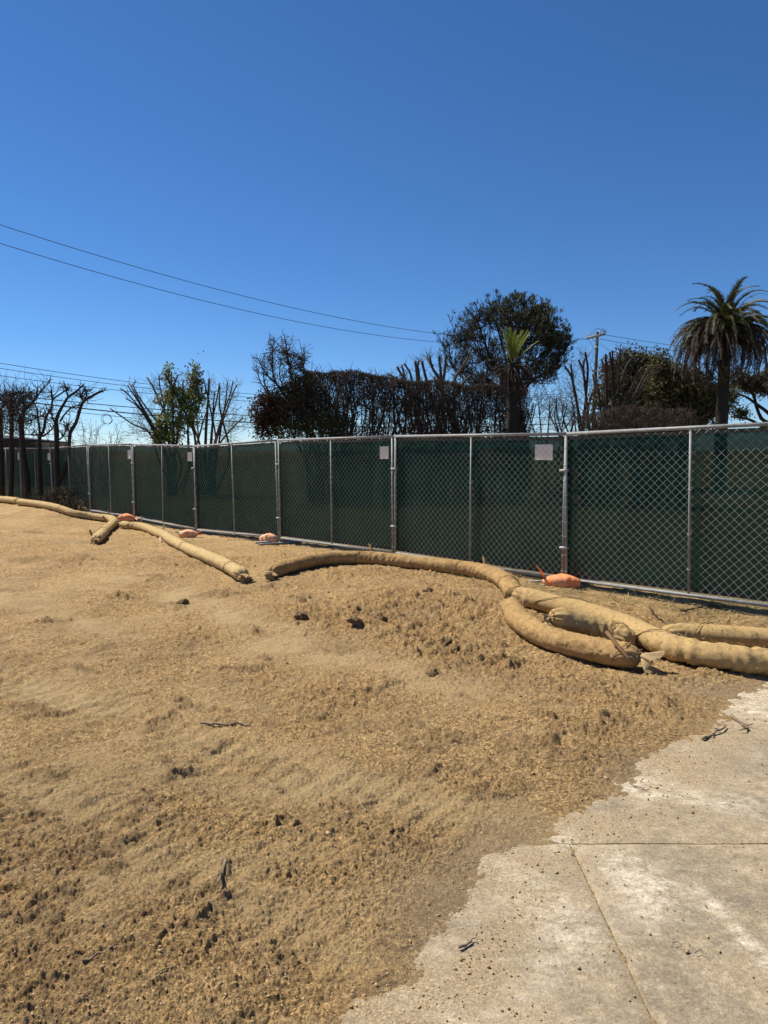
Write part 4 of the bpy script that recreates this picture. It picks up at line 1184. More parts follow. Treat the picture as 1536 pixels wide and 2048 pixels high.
# low dead shrub between the pollards and the green tree
def dead_shrub(u0, u1, vtop, d, label, seed, n=60, leaf='darkleaf', nleaf=500, twmat='twig', front=False, zt=None, lsize=.07):
    rng = np.random.RandomState(seed)
    x0 = ((u0 + u1) / 2 - 768) / F * d; z0 = float(zbase(x0, d)) if front else gz(x0, d)
    off = np.array([x0, d, z0]); root = empty('shrub', tuple(off)); tag(root, label, 'shrub')
    hw = (u1 - u0) / 2 / F * d; top = at((u0 + u1) / 2, vtop, d)[2] - z0
    mb = MB(); P = np.stack([rng.uniform(-.5, .5, n) * hw, rng.uniform(-.25, .25, n), np.full(n, -.05)], 1)
    D = np.stack([P[:, 0] / hw * 1.2 + rng.randn(n) * .3, rng.randn(n) * .3, np.full(n, 1.6)], 1)
    pt, dd = twig_batch(mb, P, D, rng.uniform(.6, 1.05, n) * top * 1.02, .012, rng, 6, .1, .06)
    tips = []
    for s in (2, 3, 4, 5):
        p2, d2 = twig_batch(mb, pt[:, s], dd + .7 * rng.randn(n, 3), rng.uniform(.15, .45, n) * top * .6, .006, rng, 4, .25, .05); tips += [p2[:, 2], p2[:, 4]]
    tips = np.concatenate(tips); stuff(mb.build('stems', M[twmat], root))
    mb = MB(); leaf_batch(mb, tips[rng.randint(0, len(tips), nleaf)] + rng.randn(nleaf, 3) * .05, lsize * rng.uniform(.6, 1.3, nleaf), rng, .5); stuff(mb.build('foliage', M[leaf], root))
dead_shrub(132, 246, 836, 29, 'low sparse shrub beyond the fence, between pollards and green tree', 31, 46, 'darkleaf', 520)
dead_shrub(92, 150, 968, 20.75, 'scrubby weeds at the foot of the forked pollarded tree', 32, 40, 'weed', 900, 'twig', True, lsize=.06)
dead_shrub(124, 168, 990, 20.0, 'low weeds between bent wattle and fence, beside the forked tree', 33, 34, 'weed', 700, 'twig', True, lsize=.05)
dead_shrub(62, 96, 984, 21.9, 'small weeds at the foot of the slim Y-forked tree', 34, 20, 'weed', 400, 'twig', True, lsize=.05)

# burnt cypress
zC = lambda L: [(490 + x / 6.678, 660 + y / 6.678) for x, y in L]
root, off = stems_tree('burnt_cypress', 'scorched cypress with curved bare boughs at the left end of the hedge', zC, 25, [
    [(1300, 1450), (900, 1150), (550, 1060), (400, 930), (320, 850), (230, 740), (180, 620), (170, 530)],
    [(1250, 1350), (950, 950), (620, 850), (500, 780), (400, 690), (370, 560), (365, 400), (380, 100)], [(380, 900), (270, 740), (250, 600), (260, 450)],
    [(1200, 1400), (760, 900), (640, 760), (600, 500), (560, 300), (530, 90)], [(900, 950), (780, 560), (800, 400), (780, 240)], [(560, 830), (470, 660), (465, 520), (480, 400)],
    [(420, 720), (330, 640), (250, 540), (200, 430), (160, 370)], [(1300, 1500), (1200, 1000), (1050, 800), (900, 600)], [(1320, 1500), (1330, 1100), (1280, 800), (1250, 640)]],
    690, 40, mat='char', r=.055, r1=.016, twn=42, twl=.5, twmat='twig', jit=.6)
e = lambda x, y, a, b: (490 + x / 6.678, 660 + y / 6.678, a / 6.678, b / 6.678)
Ca = crown_leaves(root, off, 25, [e(560, 210, 110, 130), e(370, 220, 60, 130), e(560, 400, 150, 130), e(640, 520, 150, 90), e(370, 420, 90, 130), e(780, 350, 60, 110)], 'darkleaf', 1700, .06, 41, clump=.12, shell=0)
Cb = crown_leaves(root, off, 25, [e(700, 680, 200, 120), e(760, 880, 300, 200), e(900, 1150, 420, 280), e(620, 1000, 240, 240), e(1150, 1250, 260, 200), e(900, 650, 120, 100)], 'darkleaf', 9000, .085, 42, clump=.14, shell=0)
Cc = crown_leaves(root, off, 25, [e(220, 1150, 140, 260), e(300, 1330, 170, 150), e(420, 1080, 160, 220), e(200, 900, 34, 110), e(96, 1010, 30, 90), e(310, 880, 40, 110), e(350, 1000, 130, 130)], 'brownleaf', 5200, .09, 43, clump=.12, shell=0)
Cd = crown_leaves(root, off, 25, [e(560, 1330, 200, 150), e(700, 1300, 160, 160)], 'olive', 1500, .09, 44, clump=.12, shell=0)
crown_twigs(root, off, np.vstack([Ca, Cb, Cc, Cd]), [at(490 + x / 6.678, 660 + y / 6.678, 25) for x, y in ((1200, 1400), (900, 1150), (700, 1000), (550, 1060), (400, 930), (500, 780), (620, 850), (600, 500), (370, 560), (560, 300), (370, 300), (780, 400), (800, 900), (300, 1200))], 'twig', 45, .01)

# burnt clipped hedge
def hedge(us, vs, ds, label, seed, nst, thick=.45, top_band=.55, mat='char_brown', twmat='twig', dens=1.0, leaves=1.0, leafmat='deadleaf'):
    rng = np.random.RandomState(seed)
    xs = np.array([(u - 768) / F * d for u, d in zip(us, ds)]); ys = np.array(ds, float); zs = np.array([at(u, v, d)[2] for u, v, d in zip(us, vs, ds)])
    L = np.r_[0, np.cumsum(np.hypot(np.diff(xs), np.diff(ys)))]
    pos = lambda s: (np.interp(s, L, xs), np.interp(s, L, ys), np.interp(s, L, zs))
    x0, y0, _ = pos(L[-1] / 2); off = np.array([x0, y0, gz(x0, y0)]); root = empty('burnt_hedge', tuple(off)); tag(root, label, 'hedge')
    heads = []
    for k in range(nst):
        s = (k + rng.uniform(-.4, 1.4)) / nst * L[-1]; s = min(max(s, 0), L[-1]); x, y, zt = pos(s); y = y + rng.uniform(-thick, thick) * .8
        zb_ = gz(x, y); hgt_ = zt - top_band * .6 - zb_
        for j in range(rng.randint(2, 6)):
            lean = rng.uniform(-1.0, 1.0); h2 = hgt_ * rng.uniform(.8, 1.04)
            P = spline(np.array([(x + lean * .08, y, zb_ - .1), (x + lean * .2 + rng.uniform(-.1, .1), y + rng.uniform(-.15, .15), zb_ + h2 * .4),
                                 (x + lean * .6 + rng.uniform(-.15, .15), y + rng.uniform(-.3, .3), zb_ + h2 * .72), (x + lean * rng.uniform(.7, 1.2), y + rng.uniform(-.4, .4), zb_ + h2)]), .4)
            r = rng.uniform(.014, .04) if j else rng.uniform(.04, .085)
            limbs_to(root, off, [(P, r, r * .4)], mat, 6, 'stem'); heads.append(P)
    mb = MB()
    for P in heads:
        n = int(10 * dens); p, dr = along(P, n, rng, .2); side = unit(np.cross(dr, rng.randn(n, 3)))
        pt, dd = twig_batch(mb, p, .8 * side + .8 * dr, rng.uniform(.3, .9, n), .010, rng, 4, .28, .06)
        for q in (1, 2, 3):
            twig_batch(mb, pt[:, q], dd + .9 * rng.randn(n, 3), rng.uniform(.15, .45, n), .006, rng, 3, .3, .06)
    nb = int(L[-1] * 620 * dens); s = rng.uniform(0, L[-1], nb); x, y, zt = pos(s)
    wav = .12 * perlin(s * .8, s * 0, seed) + .08 * perlin(s * 3, s * 0, seed + 1)
    p = np.stack([x, y + rng.uniform(-thick, thick, nb), zt + wav - top_band * (.1 + 2.4 * rng.rand(nb) ** 2.0)], 1)
    ln = np.minimum(rng.uniform(.12, .4, nb), zt + wav + .04 - p[:, 2]) + .3 * (rng.rand(nb) < .03)
    twig_batch(mb, p, rng.randn(nb, 3) * (.5, .5, .2) + (0, 0, .8), np.maximum(ln, .06), .0095, rng, 3, .25, .1)
    for a in mb.v: a -= off
    stuff(mb.build('twigs', M[twmat], root))
    nl = int(L[-1] * 2900 * leaves); s = rng.uniform(0, L[-1], nl); x, y, zt = pos(s)
    p = np.stack([x, y + rng.uniform(-thick, thick, nl), zt - .05 + .12 * perlin(s * .8, s * 0, seed) - 2.6 * rng.rand(nl) ** 1.4], 1)
    p = p[perlin(p[:, 0] * 2.4, p[:, 2] * 1.6, seed) > -.3]
    mb = MB(); leaf_batch(mb, p - off, rng.uniform(.05, .11, len(p)), rng, .4, np.tile([0, 0, .6], (len(p), 1)))
    stuff(mb.build('dead_leaves', M[leafmat], root))
hedge([612, 720, 800, 880, 960, 1050], [740, 746, 758, 764, 770, 778], [25.6, 26.5, 27.2, 28, 28.8, 29.6], 'long burnt hedge clipped flat on top, beyond the middle of the fence', 50, 54, dens=1.1)
hedge([1150, 1250, 1372], [830, 812, 824], [26, 26.6, 27.3], 'low rust-brown burnt hedge beyond the fence, below the utility pole', 51, 26, thick=.9, top_band=.5, mat='char', twmat='char_brown', dens=.8, leaves=.12, leafmat='deadleaf')

zD = lambda L: [(700 + x / 5.908, 690 + y / 5.908) for x, y in L]
stems_tree('cut_tree', 'leafless tree sawn into a fan of short thick stubs above the hedge', zD, 33, [
    [(660, 480), (620, 450), (540, 390), (445, 340)], [(690, 490), (670, 440), (610, 350), (555, 255)], [(690, 480), (660, 420), (640, 340), (610, 235)], [(740, 470), (710, 330), (640, 220)],
    [(800, 480), (790, 330), (770, 190)], [(790, 260), (800, 225), (812, 190)], [(820, 480), (815, 350), (800, 250)], [(920, 480), (880, 320), (850, 190)]],
    828, 55, r=.09, r1=.06, twn=12, twl=.5, mat='bark', jit=.6)
stems_tree('cut_tree', 'leafless tree with a few thick sawn limbs beside the large burnt pine', zD, 33.5, [
    [(1085, 500), (1040, 380), (970, 260), (940, 140)], [(970, 250), (930, 190), (905, 140)], [(1085, 500), (1070, 300), (1050, 130)], [(1095, 490), (1120, 300), (1135, 110)],
    [(1230, 520), (1240, 400), (1330, 260), (1400, 150)], [(1280, 520), (1350, 430), (1430, 360)], [(1050, 490), (1020, 430), (990, 370)]],
    885, 56, r=.1, r1=.055, twn=14, twl=.7, mat='bark', jit=.6)
zF = lambda L: [(1040 + x / 5.908, 640 + y / 5.908) for x, y in L]
stems_tree('cut_tree', 'leafless tree sawn into tall upright stems beside the utility pole', zF, 30, [
    [(660, 900), (640, 800), (600, 650), (530, 550)], [(650, 880), (630, 780), (610, 600), (600, 520)], [(780, 900), (750, 620), (690, 470)], [(770, 800), (750, 600), (760, 460)],
    [(790, 760), (800, 560), (770, 380)], [(1030, 900), (1020, 600), (1010, 405)], [(1115, 900), (1090, 600), (1060, 380)], [(1120, 900), (1105, 600), (1090, 360)],
    [(1170, 920), (1170, 600), (1185, 350)], [(1060, 860), (1030, 700), (960, 460)], [(1170, 800), (1260, 540), (1310, 470)], [(1260, 920), (1370, 700), (1440, 560)], [(1340, 920), (1450, 700), (1530, 540)], [(1380, 920), (1470, 720), (1536, 640)],
    [(840, 900), (880, 800), (860, 640)], [(930, 900), (900, 700), (880, 600)]],
    1200, 57, r=.075, r1=.045, twn=13, twl=.8, mat='char_brown', jit=1.0, spray=[(1165, 720, 1140, 690, 8, 1.0), (1150, 790, 1120, 760, 22, 1.2), (1170, 820, 1130, 790, 22, 1.2), (1240, 800, 1270, 740, 16, 1.0)])
stems_tree('thin_thicket', 'thicket of thin leafless stems between burnt pine and rust hedge', zF, 31, [
    [(180, 1340), (130, 1200), (90, 1080)], [(250, 1340), (230, 1100), (220, 960)], [(330, 1320), (345, 1100), (350, 960)], [(440, 1310), (370, 1160), (350, 1050)], [(450, 1300), (410, 1150), (420, 1000)],
    [(480, 1290), (440, 1120), (430, 900)], [(500, 1310), (620, 1150), (640, 1000)], [(490, 1310), (520, 1150), (560, 1000)], [(600, 1310), (650, 1150), (600, 900)], [(560, 1310), (500, 1100), (520, 960)]],
    1105, 58, r=.045, r1=.02, twn=22, twl=.7, mat='char_brown', jit=.9, cat='thicket', spray=[(1085, 810, 1085, 790, 30, .8), (1120, 815, 1125, 795, 30, .8)])

# ------------------------------------------------------------------ large burnt pine
def pine():
    d = 45; rng = np.random.RandomState(70)
    x0 = (1046 - 768) / F * d; z0 = gz(x0, d); off = np.array([x0, d, z0])
    root = empty('burnt_pine', tuple(off)); tag(root, 'large round-crowned scorched pine above the hedge', 'tree')
    k = d / F; top = at(1030, 795, d)
    limbs_to(root, off, [(spline(np.array([(x0, d, z0 - .2), (x0 + .1, d, z0 + 2), top]), .6), .5, .33)], 'char', 12, 'trunk')
    c = at(1008, 700, d)
    main = []
    for u, v, dy in ((905, 735, -.6), (925, 680, 1.2), (955, 640, -1.5), (985, 625, 1.0), (1020, 620, -1.2), (1050, 625, 1.6), (1080, 650, -.6), (1100, 690, 1.2), (1115, 735, -1.2), (1090, 760, -2.0), (940, 765, 1.8), (1010, 650, -2.6), (1040, 660, 2.6), (975, 700, 2.8), (970, 720, -2.6)):
        e_ = at(u, v, d + dy); m = top * .55 + e_ * .45 + np.array([0, 0, .35]) + rng.randn(3) * .15
        P = spline(np.array([top - (0, 0, .3), m, e_]), .5); main.append(P)
    limbs_to(root, off, [(P, .13, .04) for P in main], 'char', 6)
    allp = np.concatenate([P[2:] for P in main])
    n = 520
    q = unit(rng.randn(n, 3)) * (rng.uniform(.35, 1, n) ** (1 / 2.2))[:, None]
    tip = c + q * np.array([130 * k, 3.8, 97 * k])
    tip = tip[tip[:, 2] > c[2] - 2.3]
    mb = MB(); mt = MB()
    T = []
    for t in tip:
        s = allp[np.argmin(((allp - t) ** 2).sum(1) + .6 * np.maximum(0, allp[:, 2] - t[2]) * 4)]
        m = (s + t) / 2 + rng.randn(3) * .12; m[2] -= .12
        P = spline(np.array([s, m, t]), .35)
        mb.tube(P - off, np.linspace(.03, .012, len(P)), 3, cap=False)
        T.append((P[-1], unit(P[-1] - P[-2])))
    pt = np.array([a for a, b in T]); dr = np.array([b for a, b in T])
    for rep in range(9):
        p1, d1 = twig_batch(mb, pt - dr * rng.uniform(0, .9, (len(pt), 1)) - off, dr * .6 + rng.randn(len(pt), 3) * .5 + (0, 0, .5), rng.uniform(.3, .75, len(pt)), .013, rng, 3, .18, .18)
        p2, d2 = twig_batch(mb, p1[:, 2], d1 + .6 * rng.randn(len(pt), 3), rng.uniform(.15, .35, len(pt)), .009, rng, 2, .2, .2)
        # needle tufts survive along the crown's right side and top
        tips = np.concatenate([p1[:, 3], p2[:, 2]]); td = np.concatenate([d1, d2])
        rel = (tips + off - c) / np.array([130 * k, 3.8, 97 * k])
        keep = rng.rand(len(tips)) < np.clip(.10 + .5 * (rel[:, 0] * .95 + rel[:, 2] * .45 - .05) * (np.linalg.norm(rel, axis=1) > .7), .06, .6)
        tk = tips[keep]; dk = td[keep]
        for j in range(9):
            leaf_batch(mt, tk + rng.randn(len(tk), 3) * .05, rng.uniform(.16, .3, len(tk)), rng, .2, dk)
    stuff(mb.build('branches', M['char'], root)); stuff(mt.build('needles', M['needle'], root))
pine()

# ------------------------------------------------------------------ palms
def frond_mesh(name, length, nl, leaf, mat, arch, fold, seed, width=.035, ragged=0.0, rw=.022):
    """pinnate frond in its own frame: rachis leaves along +x, arching over and down"""
    rng = np.random.RandomState(seed); n = 16
    t = np.linspace(0, 1, n); ang = np.interp(t, [0, 1], [0, -arch]) if np.isscalar(arch) else np.interp(t, np.linspace(0, 1, len(arch)), arch)
    st = length / (n - 1); P = np.zeros((n, 3))
    for i in range(1, n): P[i] = P[i - 1] + st * np.array([math.cos(ang[i]), 0, math.sin(ang[i])])
    mb = MB(); mb.tube(P, np.linspace(rw, rw * .25, n), 4)
    s = np.linspace(.1, .995, nl); V = []
    for sgn in (-1, 1):
        for q in s:
            if rng.rand() < ragged: continue
            i = min(int(q * (n - 1)), n - 2); f = q * (n - 1) - i; p = P[i] * (1 - f) + P[i + 1] * f
            tx = unit(P[i + 1] - P[i]); up = np.array([-tx[2], 0, tx[0]])
            ll = leaf * (.55 + .45 * math.sin(math.pi * min(1, q * 1.05 + .1))) * rng.uniform(.8, 1.15)
            dr = unit(tx * .75 + np.array([0, sgn, 0]) * .8 * math.cos(fold) + up * (math.sin(fold)) + rng.randn(3) * .12)
            tipd = unit(dr + np.array([0, 0, -.35 - ragged]))
            wv = tx * width * .5
            V += [p - wv, p + wv, p + dr * ll * .55 + wv * .8, p + dr * ll * .5 + tipd * ll * .5]
    V = np.array(V); mb.addn(V, np.arange(len(V)).reshape(-1, 4))
    return mb.mesh(name, M[mat])

def place_frond(root, me, az, tilt, z, scale=1.0, roll=0.0, r=.15, name='frond'):
    o = link(name, me, root)
    o.rotation_mode = 'XYZ'; o.rotation_euler = (roll, -tilt, az); o.scale = (scale,) * 3
    o.location = (r * math.cos(az), r * math.sin(az), z)
    return o

def palm_trunk(root, h, r0, r1, mat):
    mb = MB(); n = int(h / .07); s = 22; t = np.linspace(0, 1, n); a = np.arange(s) / s * 2 * math.pi
    P = np.stack([.05 * np.sin(t * 2), t * 0, t * (h + .3) - .3], 1)
    rows = np.arange(n)[:, None]
    # diamond bosses where old fronds were cut
    dis = .035 * np.abs(np.sin(a[None, :] * 5.5 + rows * .8)) * np.abs(np.sin(rows * .8 - a[None, :] * 5.5)) + .008 * perlin(rows * .7, a[None, :] * 3, 5)
    mb.tube(P, r0 + (r1 - r0) * t, s, disp=dis); mb.build('trunk', M[mat], root)

def date_palm():
    d = 40; x = (1437 - 768) / F * d; z0 = gz(x, d); root = empty('date_palm', (x, d, z0))
    tag(root, 'tall date palm with hanging dead fronds at the right edge', 'palm tree')
    zc = at(1437, 656, d)[2] - z0; rng = random.Random(8)
    palm_trunk(root, zc, .33, .27, 'char')
    up = [frond_mesh('frond', 3.7, 74, .5, 'frond_g', (.15, 0, -.35, -.9, -1.5), .35, i, .075) for i in range(3)]
    mid = [frond_mesh('frond', 3.7, 70, .5, 'frond_g', (.1, -.15, -.6, -1.3, -1.7), .1, 10 + i, .07, .1) for i in range(2)]
    mid += [frond_mesh('frond', 3.8, 66, .48, 'frond_d', (.1, -.2, -.8, -1.4, -1.7), -.2, 12 + i, .065, .2) for i in range(2)]
    dead = [frond_mesh('frond', 4.1, 64, .42, 'frond_d', (.2, -.3, -1.0, -1.55, -1.65), -.5, 20 + i, .06, .25, .03) for i in range(3)]
    pale = [frond_mesh('frond', 3.0, 30, .3, 'frond_p', (.1, -.1, -.3, -.9, -1.6), -.3, 30 + i, .04, .5, .03) for i in range(2)]
    N = 26
    for i in range(N): place_frond(root, up[i % 3], i * 2.399, math.radians(rng.uniform(34, 84)), zc + .25, rng.uniform(.6, .9), rng.uniform(-.3, .3), .12)
    for i in range(44): place_frond(root, mid[i % 4], i * 2.399 + 1, math.radians(rng.uniform(8, 38)), zc + .05, rng.uniform(.8, 1.0), rng.uniform(-.3, .3), .2)
    for i in range(96): place_frond(root, dead[i % 3], i * 2.399 + 2, math.radians(rng.uniform(-38, 34)), zc + .12 - rng.uniform(0, .75), rng.uniform(.75, 1.08), rng.uniform(-.4, .4), .26)
    for az, ti, s in ((-1.0, 62, .95), (-1.7, 35, .7), (-2.2, 20, .7), (-1.45, 10, .75), (-.6, 25, .8), (-1.2, -10, .85), (-2.6, 2, .8), (-1.9, -20, .8), (.2, 30, .9)):
        place_frond(root, pale[int(s * 100) % 2], az, math.radians(ti), zc + .1, s, 0, .2)
date_palm()

def sprout_palm():
    d = 27.5; x = (1021 - 768) / F * d; z0 = gz(x, d); root = empty('young_palm', (x, d, z0))
    tag(root, 'scorched palm with a tuft of bright green new fronds before the burnt pine', 'palm tree')
    zc = at(1021, 725, d)[2] - z0; rng = random.Random(9)
    palm_trunk(root, zc, .26, .2, 'char')
    new = [frond_mesh('frond', 1.55, 46, .22, 'sprout', (0, 0, -.08, -.2, -.3), .35, 40 + i, .035, .0, .018) for i in range(3)]
    old = [frond_mesh('frond', 1.9, 40, .22, 'char_brown', (.1, -.5, -1.1, -1.5, -1.6), -.4, 50 + i, .03, .4, .016) for i in range(3)]
    half = [frond_mesh('frond', 1.5, 40, .2, 'twig', (.1, -.3, -.9, -1.4, -1.6), -.2, 60, .03, .4, .014)]
    for i in range(13): place_frond(root, new[i % 3], i * 2.399, math.radians(rng.uniform(64, 86)), zc, rng.uniform(.72, 1.0), rng.uniform(-.3, .3), .06)
    place_frond(root, new[0], 0.1, math.radians(50), zc - .05, .8, 0, .08); place_frond(root, new[1], 2.9, math.radians(58), zc - .05, .75, 0, .08)
    for i in range(46): place_frond(root, old[i % 3], i * 2.399 + 1, math.radians(rng.uniform(-70, 15)), zc - .1 - rng.uniform(0, .3), rng.uniform(.7, 1.05), rng.uniform(-.4, .4), .16)
    for i in range(12): place_frond(root, half[0], i * 2.399 + .4, math.radians(rng.uniform(10, 55)), zc - .05, rng.uniform(.6, .9), 0, .1)
sprout_palm()

# ------------------------------------------------------------------ leafy trees at the right
def leafy(name, label, d, u0, blobs, mats, seed, ntot, size, limbs, r0=.25, clump=.3, extra=None):
    rng = np.random.RandomState(seed); x0 = (u0 - 768) / F * d; z0 = gz(x0, d); off = np.array([x0, d, z0])
    root = empty(name, tuple(off)); tag(root, label, 'tree')
    top = at(*limbs[0][0], d)
    limbs_to(root, off, [(spline(np.array([(x0, d, z0 - .2), (x0, d, (z0 + top[2]) / 2), top]), .6), r0, r0 * .75)], 'char', 10, 'trunk')
    src = [top]; Ls = []
    for L in limbs:
        P = limb_pts(L, d, rng, 1.2); Ls.append((P, r0 * .5, r0 * .16)); src += list(P[1:])
    limbs_to(root, off, Ls, 'char', 6)
    for i, m in enumerate(mats):
        C = crown_leaves(root, off, d, blobs, m, ntot // len(mats), size, seed + i + 1, clump=clump, shell=.35, depth=1.0)
        crown_twigs(root, off, C, src, 'twig', seed + 9 + i, .018)
leafy('dark_tree', 'dense dark olive tree behind the utility pole and sawn stems', 47, 1275,
      [(1262, 722, 42, 22), (1290, 730, 30, 22), (1228, 752, 34, 26), (1275, 765, 55, 36), (1235, 800, 50, 40), (1285, 815, 60, 40), (1265, 850, 70, 30), (1310, 755, 40, 30), (1310, 790, 50, 40)], ['darkleaf', 'olive'], 80, 26000, .19,
      [[(1275, 840), (1260, 790), (1240, 750)], [(1275, 840), (1290, 780), (1285, 735)], [(1275, 840), (1230, 820), (1200, 800)], [(1275, 850), (1310, 810), (1330, 780)]], clump=.3)
leafy('dark_tree', 'dense dark olive tree left of the tall palm trunk', 45, 1362,
      [(1318, 728, 22, 20), (1345, 760, 48, 30), (1330, 790, 45, 40), (1385, 785, 45, 42), (1400, 820, 42, 36), (1350, 830, 62, 38), (1310, 850, 40, 26), (1440, 800, 26, 34)], ['darkleaf', 'olive'], 90, 26000, .19,
      [[(1362, 850), (1345, 800), (1322, 745)], [(1362, 850), (1380, 800), (1400, 770)], [(1362, 850), (1330, 830), (1300, 820)], [(1362, 850), (1400, 830), (1440, 800)]], clump=.3)
zE = lambda L: [(1340 + x / 6.026, 530 + y / 6.026) for x, y in L]
eb = lambda x, y, a, b: (1340 + x / 6.026, 530 + y / 6.026, a / 6.026, b / 6.026)
leafy('spreading_tree', 'spreading tree with crooked dark boughs and thin crown at the right picture edge', 48, 1556,
      [eb(1090, 1400, 130, 90), eb(900, 1390, 120, 70), eb(1180, 1500, 120, 100), eb(960, 1460, 110, 60), eb(720, 1560, 70, 150), eb(860, 1790, 90, 50), eb(1150, 1010, 40, 50), eb(1130, 900, 30, 60), eb(1250, 1350, 140, 120), eb(800, 1300, 60, 40)], ['olive', 'darkleaf'], 100, 7500, .17,
      [zE([(1300, 2000), (1181, 1900), (1100, 1850), (1040, 1700), (1000, 1560), (880, 1480), (770, 1440)]), zE([(1300, 1900), (1181, 1780), (1060, 1690), (900, 1580), (760, 1560)]), zE([(1300, 2000), (1100, 1940), (950, 1860), (740, 1830)]),
       zE([(1300, 1900), (1250, 1600), (1180, 1250), (1130, 950)]), zE([(1290, 1950), (1200, 1600), (1120, 1450)])], .34, clump=.22)

# ------------------------------------------------------------------ utility pole and overhead lines
def utility_pole():
    d = 50; x = (1184 - 768) / F * d; z0 = gz(x, d); root = empty('utility_pole', (x, d, z0)); tag(root, 'wooden utility pole with a pale crossarm above the burnt trees', 'utility pole')
    zt = at(1188, 664, d)[2] - z0
    mb = MB(); mb.tube([(0, 0, -.3), (0, 0, zt / 2), (.12, 0, zt)], [.14, .12, .105], 12); mb.build('pole', M['pole'], root)
    A = np.array(at(1170, 678, d)) - (x, d, z0); B = np.array(at(1209, 669, d)) - (x, d, z0); A[1] -= .25; B[1] -= .22
    mb = MB(); dv = B - A; q = Vector(dv).to_track_quat('X', 'Z').to_matrix(); mb.box((A + B) / 2, np.linalg.norm(dv), .12, .16, q); arm = mb.build('crossarm', M['arm'], root, smooth=False)
    for t in (.04, .2, .38, .72, .86, .98):
        p = A + dv * t; mb = MB(); mb.tube([p + (0, 0, .06), p + (0, 0, .14), p + (0, 0, .2), p + (0, 0, .26)], [.025, .05, .035, .05], 8); mb.build('insulator', M['ceramic'], arm)
    for k, (t0, t1, hgt) in enumerate(((.2, .98, .5), (.72, .98, .42), (.86, 1.08, .3))):
        p, q_ = A + dv * t0, A + dv * t1; m = (p + q_) / 2 + (0, 0, hgt); mb = MB(); mb.tube(spline(np.array([p + (0, 0, .2), m, q_ + (0, 0, .1)]), .12), .014, 4); mb.build('jumper_wire', M['cable'], root)
    mb = MB(); mb.tube([(.02, -.2, zt - 1.1), (.02, -.2, zt - 1.0)], .12, 8); mb.build('band', M['ceramic'], root)
    for s_ in (0, 1):
        p = A + dv * (.3 + .35 * s_); mb = MB(); mb.tube([p - (0, 0, .05), (.06, -.17, zt - .8)], .02, 5); mb.build('brace', M['arm'], root)
utility_pole()

def wire(pts, r, label, group='overhead power lines'):
    """pts: (u, v, distance) control points; a smooth sagging line through them"""
    C = np.array([at(u, v, d) for u, v, d in pts]); t = np.linspace(0, 1, len(C))
    tt = np.linspace(0, 1, 90); co = [np.polyfit(np.r_[0, np.cumsum(np.linalg.norm(np.diff(C[:, :2], axis=0), axis=1))], C[:, k], 2 if len(C) > 2 else 1) for k in range(3)]
    S = np.r_[0, np.cumsum(np.linalg.norm(np.diff(C[:, :2], axis=0), axis=1))]; s = np.linspace(0, S[-1], 90)
    P = np.stack([np.polyval(c, s) for c in co], 1)
    mb = MB(); mb.tube(P, r, 5); o = mb.build('power_line', M['cable']); tag(o, label, 'power line', group)
wire([(-60, 434, 22.2), (0, 448, 23.2), (240, 521, 26), (480, 590, 29.6), (700, 640, 34), (885, 670, 38.6), (1050, 681, 44), (1170, 675, 49.7)], .011, 'upper of the two long lines sagging down to the pole', None)
wire([(-60, 472, 22.2), (0, 485, 23.2), (240, 554, 26), (480, 618, 29.6), (700, 664, 34), (880, 685, 38.6), (1050, 690, 44), (1172, 677, 49.7)], .011, 'lower of the two long lines sagging down to the pole', None)
wire([(1209, 669, 49.7), (1280, 682, 52), (1360, 692, 55), (1600, 715, 62)], .016, 'upper thin line leaving the pole to the right behind the palm', None)
wire([(1196, 677, 50), (1280, 692, 52), (1350, 701, 55), (1600, 722, 62)], .016, 'lower thin line leaving the pole to the right behind the palm', None)
for k, (p, r, lab) in enumerate((
        ([(-40, 720), (0, 726), (200, 756), (400, 777), (560, 794), (800, 800), (1150, 785)], .014, 'topmost line of the low bundle crossing behind the left trees'),
        ([(-40, 730), (0, 736), (200, 766), (400, 787), (560, 798), (800, 806), (1150, 789)], .014, 'second line from top of the low bundle behind the left trees'),
        ([(-40, 745), (0, 751), (200, 778), (400, 795), (560, 804), (800, 812), (1150, 793)], .014, 'third line from top of the low bundle behind the left trees'),
        ([(-40, 782), (72, 796), (220, 812), (400, 826), (560, 834), (800, 840), (1150, 832)], .022, 'fourth line from top of the low bundle behind the left trees'),
        ([(-40, 790), (72, 804), (220, 826), (400, 842), (560, 848), (800, 852), (1150, 846)], .032, 'thick black communication cable of the low bundle behind the left trees'),
        ([(-40, 800), (72, 812), (220, 834), (400, 851), (560, 858), (800, 862), (1150, 856)], .014, 'lowest thin line of the bundle behind the left trees'))):
    ds = np.interp([q[0] for q in p], [-40, 1150], [33, 62])
    wire([(q[0], q[1], dd) for q, dd in zip(p, ds)], r, lab, None)
# coil of slack cable
c = at(212, 838, 38); a_ = np.linspace(0, 4 * math.pi, 60)
mb = MB(); mb.tube(np.stack([c[0] + .26 * np.cos(a_) * (1 + .1 * np.sin(a_ * .5)), c[1] + .02 * a_, c[2] + .26 * np.sin(a_)], 1), .013, 4)
tag(mb.build('cable_coil', M['cable']), 'small coil of slack cable hanging on the thick communication cable', 'cable')

